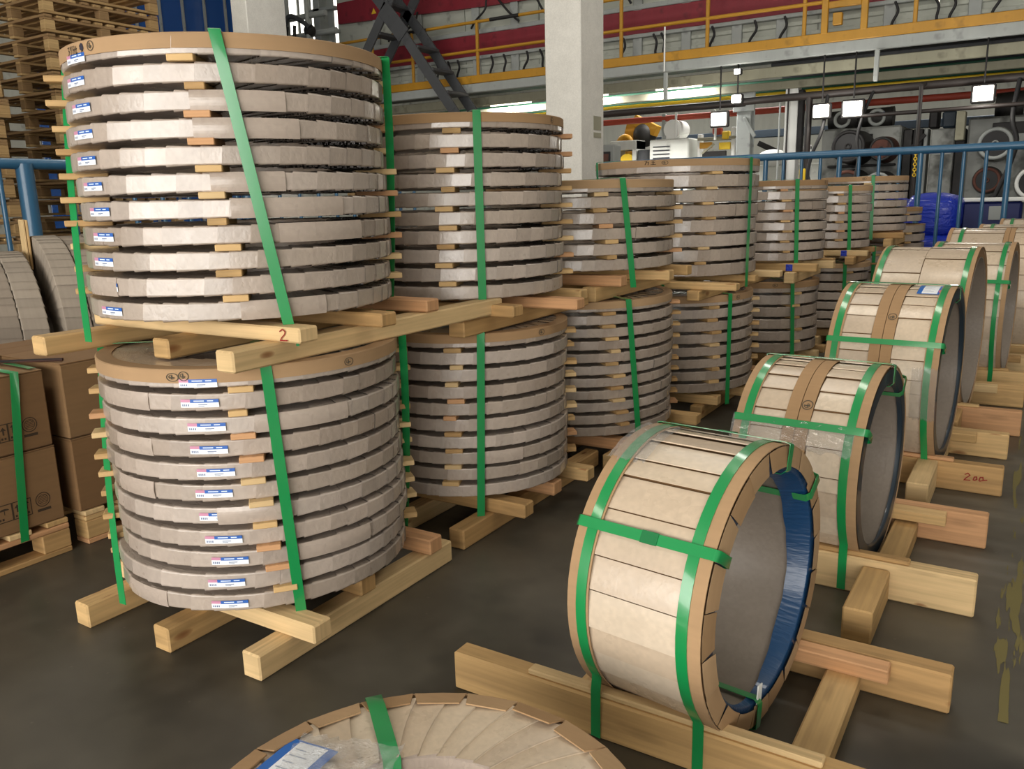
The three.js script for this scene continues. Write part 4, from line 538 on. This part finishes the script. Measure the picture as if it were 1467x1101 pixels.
{ const rr = rng(19); const hang = (x, y0, y1, dx, label) => solo('hanging_cable', label, 'cable', tube([[x, y1, -15.06], [x + dx * 0.2 + 0.06, y1 - (y1 - y0) * 0.35, -15.04], [x + dx * 0.7, y0 + (y1 - y0) * 0.25, -15.05], [x + dx, y0, -15.07]], 0.022, 14, 6), M.black, null, null, 'dark cables on the ribbed wall');
  const up = [[-11.75, -0.55], [-9.98, -0.4], [-9.72, 0.5], [-8.9, 0.35], [-12.2, -0.4], [-7.0, 0.2]]; up.forEach(([x, dx], i) => hang(x, 5.0, 5.5, dx, 'slanting black cable between the two red bands, number ' + ['one', 'two', 'three', 'four', 'five', 'six'][i] + ' along the walkway'));
  const lo = [-11.3, -11.0, -10.75, -9.9, -9.6, -9.05, -8.75, -8.15, -7.9, -6.95, -6.35, -6.2, -5.25, -4.5, -4.0, -2.3, -1.75, -1.5, -0.9]; lo.forEach((x, i) => hang(x, 4.0, 4.42, (rr() - 0.5) * 0.22, 'short black cable below the lower red band, ' + ['first', 'second', 'third', 'fourth', 'fifth', 'sixth', 'seventh', 'eighth', 'ninth', 'tenth', 'eleventh', 'twelfth', 'thirteenth', 'fourteenth', 'fifteenth', 'sixteenth', 'seventeenth', 'eighteenth', 'nineteenth'][i] + ' from the steel stair')); }
solo('beige_girder', 'upper beige girder under the walkway', 'girder', merge([plate(GX0, GX1, 3.488, 3.66, -15.3, -15.2)]), M.beige);
solo('beige_girder', 'lower beige girder under the walkway, deeper in', 'girder', merge([plate(GX0, GX1, 3.328, 3.461, -15.7, -15.6)]), M.beige);
solo('mezzanine_deck', 'dark deck plates over the rolling mill behind the lower beige girder', 'deck', merge([plate(-4.4, GX1, 3.74, 3.80, -19, -15.8), ...[-16.6, -17.6, -18.6].map((z) => plate(-4.4, GX1, 3.6, 3.738, z - 0.06, z + 0.06))]), M.stair);
solo('green_duct', 'dark green trunking under the lower beige girder', 'duct', plate(GX0, 4, 3.378, 3.6, -16.6, -16.42), M.green);
solo('yellow_pipe', 'thin yellow pipe below the green trunking', 'pipe', bar([GX0, 3.34, -16.38], [4, 3.34, -16.38], 0.034, 8), M.brightYellow);
solo('dark_pipe', 'thick dark brown pipe in front of the mill lamps', 'pipe', merge([bar([-9, 3.085, -15], [-4.6, 3.085, -15], 0.062, 12), bar([-4.75, 3.10, -14.93], [5, 3.15, -14.93], 0.062, 12)]), M.darkPipe);
solo('red_pipe', 'rust-red pipe deep under the walkway', 'pipe', bar([-11, 3.11, -17], [4, 3.11, -17], 0.062, 10), M.redpipe);
solo('dark_pipe', 'thinner dark pipe at the height of the mill tops', 'pipe', bar([-2.6, 2.70, -14.6], [4, 2.74, -14.6], 0.032, 10), M.darkPipe);
solo('dark_girder', 'blue-grey girder across the far machines', 'girder', plate(-9, 0, 2.8, 2.97, -20.2, -20), M.navyGirder);
{ const t = thing('steel_post', 'grey steel H-section post under the walkway behind the big capped stack', 'post', [-4.82, 0, -15.8]); part(t, 'flange', plate(-0.13, 0.13, 0, 3.36, 0.1, 0.13), M.paleSteel); part(t, 'flange', plate(-0.13, 0.13, 0, 3.36, -0.13, -0.1), M.paleSteel); part(t, 'web', plate(-0.012, 0.012, 0, 3.36, -0.1, 0.1), M.paleSteel); part(t, 'cap_plate', plate(-0.2, 0.2, 3.0, 3.36, 0.131, 0.16), M.paleSteel); part(t, 'brace', beam([0.02, 2.9, 0.16], [0.22, 2.55, 0.16], 0.05, 0.06), M.paleSteel);
  const u = thing('steel_post', 'whitish post with pipes beside the rolling mill', 'post', [-3.98, 0, -15.8]); part(u, 'shaft', plate(-0.11, 0.11, 0, 3.36, -0.12, 0.12), M.white); part(u, 'side_flange', plate(0.11, 0.2, 2.2, 3.3, -0.05, 0.1), M.dark); part(u, 'small_pipe', bar([-0.19, 0, 0.14], [-0.19, 3.2, 0.14], 0.016, 6), M.paleSteel); part(u, 'small_pipe', bar([-0.05, 0, 0.15], [-0.05, 3.4, 0.15], 0.016, 6), M.darkPipe); }
solo('riser_pipe', 'thick dark riser pipe beside the whitish post', 'pipe', merge([bar([-3.5, 0, -14.9], [-3.5, 3.08, -14.93], 0.055, 10)]), M.darkPipe);
solo('black_hose', 'black hose looping down beside the riser pipe', 'hose', tube([[-3.2, 3.1, -14.9], [-3.22, 2.5, -14.66], [-3.36, 2.1, -14.64], [-3.38, 1.75, -14.62], [-3.2, 1.62, -14.6]], 0.03, 24, 7), M.black);
solo('black_hose', 'black hoses hanging down across the mill front', 'hose', tube([[-2.5, 3.1, -14.9], [-2.6, 2.7, -14.66], [-2.66, 2.35, -14.64], [-2.62, 2.0, -14.62], [-2.72, 1.4, -14.6]], 0.026, 24, 7), M.black);
solo('black_hose', 'black hose bending down beside the second mill stand', 'hose', tube([[-0.5, 3.1, -14.9], [-0.53, 2.5, -14.55], [-0.45, 2.2, -14.55], [-0.5, 1.9, -14.55], [-0.7, 1.3, -14.55]], 0.035, 24, 7), M.black);
solo('hook_tag', 'small yellow hook tag hanging by the riser pipe', 'tag', at(box(0.1, 0.2, 0.04, 0.01), -3.53, 1.83, -14.83), M.brightYellow);
solo('chain', 'yellow chain hanging in front of the grey cabinet', 'chain', merge([...Array(9)].map((_, i) => at(new THREE.TorusGeometry(0.022, 0.008, 6, 10), -1.76, 2.08 - i * 0.04, -14.425, 0, i % 2 ? Math.PI / 2 : 0, 0))), M.brightYellow);
solo('drop_pipe', 'thin pipe dropping from the thick dark pipe behind the yellow chain', 'pipe', merge([bar([-1.76, 0, -14.47], [-1.76, 3.06, -14.47], 0.03, 8), bar([-1.76, 3.06, -14.47], [-1.76, 3.14, -14.93], 0.03, 8)]), M.darkPipe);

// ------------------------------------------------------------------ small floodlights under the walkway
function flood(x, y, z0, s, label, f = 1) { const z = -14.6; const t = thing('flood_lamp', label, 'lamp', [x, y, z], 0, 'small floodlights under the walkway'); part(t, 'lamp_housing', box(s * 1.25, s * 1.05, 0.1, 0.02), M.dark, [0, 0, -0.06]); part(t, 'bracket', bar([0, s * 0.6, -0.06], [0, 3.682 - y, -0.06], 0.014, 6), M.dark); part(t, 'glass', box(s * 1.0, s * 0.8, 0.03, 0.012), M.lampGlow, [0, 0, 0.005]);
  const l = new THREE.PointLight(LIGHT.floodColor, LIGHT.flood * f); l.position.set(x, y - 0.02, z + s + 0.05); l.castShadow = true; l.shadow.radius = 4; scene.add(l); }
flood(-4.93, 2.81, -14.8, 0.26, 'glaring floodlight over the white machines');
flood(-4.63, 3.12, -14.9, 0.16, 'small bright lamp on the grey steel post', 0.3);
flood(-4.63, 3.56, -14.5, 0.10, 'tiny bright lamp on the walkway edge', 0.05);
flood(-3.23, 2.82, -14.75, 0.24, 'bluish-white floodlight above the first mill stand corner');
flood(-2.75, 2.82, -14.75, 0.28, 'warm floodlight above the first mill stand');
flood(-0.94, 2.90, -14.75, 0.26, 'warm floodlight above the second mill stand');

function tubeLamp(x, y, z, w, label) { const t = thing('tube_lamp', label, 'lamp', [x, y, z], 0, 'tube lamps under the walkway'); part(t, 'tray', box(w + 0.04, 0.03, 0.14, 0.006), M.white, [0, 0.04, 0]); part(t, 'tube', (() => { const g = new THREE.CylinderGeometry(0.022, 0.022, w, 10); g.rotateZ(Math.PI / 2); return g; })(), M.lamp, [0, 0, 0]); part(t, 'hanger', bar([0, 0.05, 0], [0, 0.05, 0.155], 0.014, 6), M.dark);
  const l = new THREE.RectAreaLight(LIGHT.backColor, 320, w, 0.1); l.position.set(x, y - 0.03, z); l.lookAt(x, 0, z - 2.2); scene.add(l); }
tubeLamp(-8.0, 3.50, -15.45, 1.1, 'glowing tube lamp under the walkway next to the concrete column'); tubeLamp(-6.0, 3.50, -15.45, 0.9, 'glowing tube lamp under the walkway above the white machines'); tubeLamp(-9.7, 3.50, -15.45, 1.0, 'glowing tube lamp under the walkway by the steel stair');
// ------------------------------------------------------------------ rolling mill stands and their neighbours
function rollEnd(t, x, y, r, len, mats, tilt) { const g = part(t, 'roll_chock', (() => { const q = new THREE.CylinderGeometry(r, r * 1.12, len, 28); q.rotateX(Math.PI / 2); return q; })(), mats[0], [x, y, len / 2], [0, tilt || 0, 0]); part(g, 'face_ring', new THREE.TorusGeometry(r * 0.88, r * 0.13, 10, 28), mats[1], [0, 0, len / 2]); part(g, 'hub', (() => { const q = new THREE.CylinderGeometry(r * 0.78, r * 0.78, 0.06, 24); q.rotateX(Math.PI / 2); return q; })(), mats[2], [0, 0, len / 2 - 0.01]); part(g, 'shaft_bolt', new THREE.TorusGeometry(r * 0.16, r * 0.05, 8, 14), mats[1], [0, 0, len / 2 + 0.03]); }
{ const t = thing('mill_stand', 'worn grey rolling mill stand with four dark roll ends', 'machine', [-2.85, 0, -16]);
  part(t, 'housing', plate(-0.65, 0.65, 0, 2.62, -1.4, 0, 0.03), M.mill); part(t, 'window_slot', plate(-0.36, 0.2, 2.36, 2.5, 0.0, 0.02), M.dark);
  rollEnd(t, -0.05, 2.27, 0.27, 0.75, [M.chock, M.dark, M.black]); rollEnd(t, 0.42, 2.22, 0.2, 0.45, [M.rust, M.chock, M.rust]); rollEnd(t, -0.05, 1.64, 0.25, 0.7, [M.chock, M.rust, M.black]); rollEnd(t, 0.42, 1.62, 0.22, 0.6, [M.chock, M.paleSteel, M.black]);
  for (const dx of [-0.35, 0.22]) { const d = part(t, 'screw_drive', (() => { const q = new THREE.CylinderGeometry(0.16, 0.18, 0.5, 20); q.rotateZ(Math.PI / 2); return q; })(), M.chock, [dx, 2.78, -0.3]); part(d, 'drive_ring', new THREE.TorusGeometry(0.12, 0.03, 8, 20), M.paleSteel, [0, 0, 0.16]); }
  for (const y of [1.95, 1.42]) part(t, 'ledge', plate(-0.5, 0.6, y, y + 0.04, 0, 0.16), M.dark); }
{ const t = thing('mill_stand', 'worn grey rolling mill stand with a pale-rimmed roll end beside the fence end', 'machine', [-0.35, 0, -16]);
  part(t, 'housing', plate(-0.85, 0.9, 0, 2.66, -1.4, 0, 0.03), M.mill); part(t, 'window_slot', plate(-0.5, 0.15, 2.38, 2.56, 0, 0.02), M.dark);
  rollEnd(t, -0.42, 2.22, 0.25, 0.4, [M.mill, M.paleSteel, M.black]); rollEnd(t, 0.25, 2.2, 0.22, 0.3, [M.rust, M.rust, M.black]); rollEnd(t, 0.15, 1.6, 0.25, 0.45, [M.mill, M.white, M.black]); rollEnd(t, -0.5, 1.66, 0.2, 0.2, [M.chock, M.rust, M.black]);
  part(t, 'ledge', plate(-0.8, 0.8, 1.3, 1.36, 0, 0.2), M.white); part(t, 'screw_drive', (() => { const q = new THREE.CylinderGeometry(0.2, 0.22, 0.4, 20); q.rotateZ(Math.PI / 2); return q; })(), M.chock, [-0.3, 2.84, -0.3]); part(t, 'gauge_panel', plate(0.0, 0.3, 2.7, 2.85, -0.2, 0), M.white); }
{ const t = thing('grey_cabinet', 'tall light grey cabinet between the two mill stands', 'cabinet', [-1.5, 0, -16]); part(t, 'cabinet_body', plate(-0.24, 0.12, 0, 2.52, -0.6, 0, 0.015), M.mill); part(t, 'nameplate', plate(-0.2, 0.08, 2.1, 2.2, 0, 0.01), M.paleSteel); part(t, 'base_opening', plate(-0.22, 0.1, 1.28, 1.42, 0, 0.012), M.black); part(t, 'motor', plate(-0.1, 0.12, 2.53, 2.8, -0.4, -0.05, 0.03), M.navyGirder); part(t, 'motor', plate(-0.3, -0.15, 2.53, 2.85, -0.4, -0.05, 0.03), M.dark);
  const u = thing('guide_frame', 'dark narrow guide frames beside the first mill stand', 'machine', [-1.99, 0, -16.2]); for (const [a, b, m] of [[-0.2, -0.06, M.chock], [-0.05, 0.1, M.dark], [0.12, 0.18, M.paleSteel]]) part(u, 'guide', plate(a, b, 0, 2.55, -0.4, 0, 0.01), m); part(u, 'arm', beam([-0.1, 2.2, 0.04], [0.14, 2.45, 0.04], 0.05, 0.06), M.dark);
  const v = thing('guide_frame', 'dark guide column beside the second mill stand', 'machine', [-1.32, 0, -15.9]); part(v, 'guide', plate(-0.03, 0.1, 0, 2.5, -0.4, 0.05, 0.01), M.dark); part(v, 'top_block', plate(-0.03, 0.1, 2.3, 2.75, 0.06, 0.3, 0.01), M.beige); }
// white machines seen past the concrete column
{ const t = thing('white_machine', 'white machine cabinet with louvres and a round tank beyond the fence', 'machine', [-6.62, 0, -16.75]);
  part(t, 'cabinet_body', plate(-0.5, 0.35, 0, 2.68, -0.8, 0, 0.02), M.whiteMachine); for (let i = 0; i < 5; i++) part(t, 'louvre', plate(-0.42, -0.05, 2.22 + i * 0.075, 2.245 + i * 0.075, 0, 0.012, 0.003), M.stair); part(t, 'tank', (() => { const q = new THREE.CylinderGeometry(0.19, 0.19, 0.5, 24); q.rotateX(Math.PI / 2); return q; })(), M.white, [-0.02, 2.87, -0.3]); part(t, 'tank_neck', plate(-0.18, 0.12, 2.66, 2.8, -0.4, -0.1), M.white); part(t, 'side_panel', plate(-0.32, -0.24, 2.6, 3.2, -0.3, -0.2), M.paleSteel);
  part(t, 'pipe_arch', tube([[0.1, 2.7, 0.05], [0.1, 3.2, 0.05], [0.12, 3.24, 0.05], [0.9, 3.16, 0.05], [0.92, 3.12, 0.05], [0.92, 2.6, 0.05]], 0.026, 40, 8), M.white);
  const u = thing('white_machine', 'open white machine frame with yellow parts below the pipe arch', 'machine', [-5.75, 0, -17.0]); part(u, 'bed', plate(-0.45, 0.35, 0, 2.25, -0.6, 0, 0.02), M.whiteMachine); part(u, 'upright', plate(0.28, 0.36, 2.25, 2.85, -0.2, 0, 0.01), M.white); part(u, 'upright', plate(-0.42, -0.36, 2.25, 2.75, -0.2, 0, 0.01), M.white); part(u, 'cross_bar', plate(-0.42, 0.36, 2.62, 2.68, -0.1, 0.02, 0.01), M.beige); part(u, 'yellow_arm', plate(-0.36, -0.1, 2.46, 2.58, 0, 0.05, 0.01), M.yellow); part(u, 'yellow_arm', plate(0.05, 0.28, 2.42, 2.56, 0, 0.06, 0.01), M.brightYellow); part(u, 'lever', beam([-0.3, 2.36, 0.05], [-0.05, 2.54, 0.05], 0.04, 0.04), M.beige); part(u, 'hopper', plate(-0.3, 0.2, 2.26, 2.4, 0, 0.05, 0.01), M.chock); part(u, 'red_valve', plate(-0.1, 0.08, 2.72, 2.86, -0.1, 0.05, 0.02), M.redpipe); part(u, 'yellow_cap', plate(0.1, 0.24, 2.62, 2.78, -0.1, 0.05, 0.02), M.brightYellow);
  const v = thing('white_gantry', 'white arched frame around yellow drums beside the red cabinet', 'machine', [-7.75, 0, -17]); part(v, 'leg', plate(-0.4, -0.26, 0, 2.72, -0.5, 0, 0.015), M.whiteMachine); part(v, 'leg', plate(0.12, 0.22, 0, 2.72, -0.5, 0, 0.015), M.whiteMachine); part(v, 'lintel', plate(-0.4, 0.22, 2.52, 2.72, -0.5, 0.004, 0.015), M.whiteMachine); part(v, 'drum', (() => { const q = new THREE.CylinderGeometry(0.17, 0.17, 0.4, 20); q.rotateX(Math.PI / 2); return q; })(), M.brightYellow, [-0.02, 2.28, -0.25]); part(v, 'drum', (() => { const q = new THREE.CylinderGeometry(0.14, 0.14, 0.3, 20); q.rotateX(Math.PI / 2); return q; })(), M.yellow, [-0.1, 2.52, -0.7]); part(v, 'motor', (() => { const q = new THREE.CylinderGeometry(0.17, 0.17, 0.3, 18); return q; })(), M.stair, [0.4, 2.35, -0.1]);
  const w = thing('yellow_robot', 'yellow jointed machine arm high behind the white frames', 'machine', [-8.5, 0, -19]); part(w, 'pedestal', plate(-0.3, 0.3, 0, 2.4, -0.3, 0.3, 0.03), M.stair); part(w, 'arm_segment', beam([-0.2, 2.4, 0], [0.1, 3.3, 0.1], 0.24, 0.28), M.yellow); part(w, 'arm_segment', beam([0.1, 3.3, 0.1], [0.7, 3.0, 0.2], 0.2, 0.24), M.yellow); part(w, 'counterweight', new THREE.SphereGeometry(0.28, 16, 12), M.chock, [0.35, 2.95, 0.1]); part(w, 'wheel', new THREE.TorusGeometry(0.17, 0.06, 10, 20), M.yellow, [-0.05, 2.75, 0.35]);
  const x = thing('white_machine', 'low white benches and frames far behind the steel post', 'machine', [-5.0, 0, -20.5]); part(x, 'bench', plate(-0.9, 0.5, 0, 2.2, -0.5, 0, 0.02), M.whiteMachine); part(x, 'frame_bar', plate(-0.2, -0.12, 2.2, 2.6, -0.1, 0), M.white); part(x, 'frame_bar', plate(0.2, 0.28, 2.2, 2.6, -0.1, 0), M.white); part(x, 'frame_bar', plate(-0.2, 0.28, 2.5, 2.58, -0.1, 0), M.white); part(x, 'dark_arm', beam([-0.9, 2.7, 0.1], [-0.2, 2.35, 0.1], 0.1, 0.12), M.black);
  const y = thing('white_machine', 'bright white panels and strips beyond the whitish post', 'machine', [-4.6, 0, -18]); part(y, 'upright', plate(-0.02, 0.16, 0, 3.0, -0.1, 0, 0.01), M.white); part(y, 'cover', (() => { const q = new THREE.SphereGeometry(0.32, 20, 12); q.scale(1, 0.55, 0.8); return q; })(), M.white, [-0.3, 2.25, 0]); part(y, 'base_panel', plate(-0.5, 0.4, 0, 2.1, -0.4, -0.02, 0.02), M.whiteMachine);
  const tk = thing('grey_tank', 'short grey tank behind the fence by the riser pipe', 'tank', [-3.45, 0, -13.6]); part(tk, 'tank_body', new THREE.CylinderGeometry(0.22, 0.22, 1.62, 24), M.beige, [0, 0.81, 0]); part(tk, 'dark_band', new THREE.CylinderGeometry(0.226, 0.226, 0.14, 24), M.black, [0, 1.47, 0]); part(tk, 'lid', new THREE.SphereGeometry(0.22, 20, 8, 0, 6.3, 0, 1.57), M.beige, [0, 1.62, 0], null).scale.set(1, 0.35, 1); }
{ const t = thing('red_cabinet', 'red electrical cabinet behind the concrete column', 'cabinet', [-7.21, 0, -14]); part(t, 'cabinet_body', plate(-0.13, 0.13, 0, 2.45, -0.4, 0, 0.015), M.redBright); part(t, 'edge_trim', plate(0.13, 0.16, 0, 2.45, -0.4, 0.01, 0.005), M.white);
  const u = thing('grey_control_box', 'grey control box with a dark screen beside the red cabinet', 'cabinet', [-6.83, 0, -14]); part(u, 'cabinet_body', plate(-0.2, 0.2, 0, 2.46, -0.3, 0, 0.02), M.stairLight); part(u, 'screen_bezel', plate(-0.12, 0.13, 2.1, 2.34, 0, 0.02, 0.006), M.dark); part(u, 'screen', plate(-0.08, 0.1, 2.14, 2.3, 0.02, 0.024, 0.002), M.rust);
  const v = thing('blue_bracket', 'blue pump bracket behind the fence bend', 'machine', [-6.75, 0, -12.6]); part(v, 'bracket_body', plate(-0.16, 0.1, 0, 1.86, -0.2, 0, 0.03), M.rail); part(v, 'pump', new THREE.SphereGeometry(0.13, 16, 10), M.dark, [-0.05, 2.08, -0.1]); }
// blue bundles and navy tank behind the fence
function bundle(x, y, z, sx, sy, sz, seed, label) { const g = new THREE.SphereGeometry(1, 40, 26), p = g.attributes.position, f = noiseField(64, 32, 5, 3, 3, seed); for (let i = 0; i < p.count; i++) { let a = p.getX(i), b = p.getY(i), c = p.getZ(i); const u = Math.atan2(c, a) / 6.2832 + 0.5, v = Math.acos(Math.max(-1, Math.min(1, b))) / Math.PI; const n = 1 + 0.25 * (f[Math.min(31, (v * 31) | 0) * 64 + ((u * 63) | 0)] - 0.5); const sq = (q) => Math.sign(q) * Math.pow(Math.abs(q), 0.55); p.setXYZ(i, sq(a) * sx * n, sq(b) * sy * n, sq(c) * sz * n); } g.computeVertexNormals(); solo('blue_bundle', label, 'bundle', g, M.tarp, [x, y, z], null, 'blue plastic bundles behind the fence'); }
bundle(-1.30, 1.18, -13.0, 0.36, 0.3, 0.4, 3, 'upper blue plastic bundle sagging behind the fence bars'); bundle(-1.22, 0.62, -13.0, 0.48, 0.34, 0.5, 4, 'lower blue plastic bundle under the sagging one'); bundle(-1.85, 1.16, -13.4, 0.2, 0.26, 0.3, 5, 'small blue plastic bundle beside the last capped stack');
{ const t = thing('navy_tank', 'dark navy tank with a pale rim behind the fence', 'tank', [-0.62, 0, -13.1]); part(t, 'tank_body', plate(-0.34, 0.36, 0, 1.36, -0.4, 0.1, 0.03), M.navy); part(t, 'window_panel', plate(-0.02, 0.16, 1.12, 1.3, 0.1, 0.112, 0.004), M.paleSteel); part(t, 'rim', plate(-0.38, 0.4, 1.361, 1.41, -0.42, 0.12, 0.01), M.white);
  solo('white_drum', 'white square canister between blue bundle and navy tank', 'canister', at(box(0.14, 0.34, 0.2, 0.02), -1.04, 1.15, -12.9), M.whiteMachine); }

// ------------------------------------------------------------------ grey steel stair, crossing flights
{ const t = thing('steel_stair', 'dark grey crossing steel stair in front of the walkway', 'stair', [0, 0, 0]); const zn = -13.6, zf = -14.3; const A = [[-12.0, 5.95], [-11.1, 4.9], [-9.85, 3.25], [-8.9, 2.0]], B = [[-10.9, 5.95], [-11.3, 5.4], [-12.45, 3.9]];
  for (const z of [zn, zf]) { for (let i = 0; i < 3; i++) part(t, 'stringer', beam([A[i][0], A[i][1], z], [A[i + 1][0], A[i + 1][1], z], 0.05, 0.2), M.stair); for (let i = 0; i < 2; i++) part(t, 'stringer', beam([B[i][0], B[i][1], z], [B[i + 1][0], B[i + 1][1], z], 0.05, 0.2), M.stair); }
  const tread = (x, y) => part(t, 'tread', plate(x - 0.14, x + 0.14, y - 0.03, y + 0.03, zf, zn), M.stair); for (const [x, y] of [[-11.5, 5.38], [-10.78, 4.5], [-10.44, 4.05], [-10.1, 3.6], [-9.76, 3.15]]) tread(x, y); for (const [x, y] of [[-11.72, 4.85], [-12.1, 4.35]]) tread(x, y); part(t, 'knee_plate', beam([-11.45, 5.3, zn + 0.03], [-10.95, 4.72, zn + 0.03], 0.03, 0.32), M.stair); part(t, 'post', plate(-8.98, -8.83, 0, 2.1, zf, zn), M.stair); }
// pipework by the far corner column
{ const t = thing('pipe_rack', 'pale pipe rack with dark bent hoses beside the far column', 'pipework', [-13.9, 0, -14]); for (const [y, z] of [[4.9, 0], [5.2, -0.2], [5.5, 0.1]]) part(t, 'pipe', bar([-1.3, y, z], [0.6, y, z], 0.06, 10), M.paleSteel); for (const x of [-1.0, -0.5, 0.1]) part(t, 'upright', bar([x, 0, 0.15], [x, 5.9, 0.15], 0.05, 8), M.paleSteel);
  part(t, 'dark_hose', tube([[-1.3, 5.5, 0.3], [-1.0, 5.75, 0.3], [-0.7, 5.5, 0.3], [-0.62, 5.0, 0.3], [-0.62, 4.6, 0.3]], 0.05, 24, 8), M.stair); part(t, 'dark_hose', tube([[-0.5, 5.2, 0.3], [-0.3, 5.5, 0.3], [0.1, 5.35, 0.3], [0.3, 5.2, 0.3]], 0.05, 20, 8), M.stair); part(t, 'dark_hose', tube([[-0.35, 5.3, 0.32], [-0.4, 4.95, 0.32], [-0.2, 4.9, 0.32], [-0.12, 5.3, 0.32]], 0.035, 20, 8), M.black); part(t, 'valve', new THREE.SphereGeometry(0.13, 14, 10), M.black, [-0.95, 5.2, 0.2]); part(t, 'valve', new THREE.SphereGeometry(0.13, 14, 10), M.chock, [0.1, 5.2, 0.1]);
  const w = new THREE.Group(); w.name = 'window_1'; w.userData.kind = 'structure'; scene.add(w); part(w, 'window_pane', plate(XL + 0.02, XL + 0.05, 5.4, 8, -20.5, -15.4), M.dayGlow); for (let i = 0; i <= 12; i++) part(w, 'window_frame', plate(XL + 0.05, XL + 0.1, 5.4, 8, -20.5 + i * 0.425 - 0.04, -20.5 + i * 0.425 + 0.04), M.paleSteel);
  const l = new THREE.RectAreaLight(LIGHT.doorColor, 1.5, 5, 2.5); l.position.set(XL + 0.12, 6.7, -17.95); l.lookAt(0, 6.7, -17.95); scene.add(l); }
renderer.render(scene, camera);
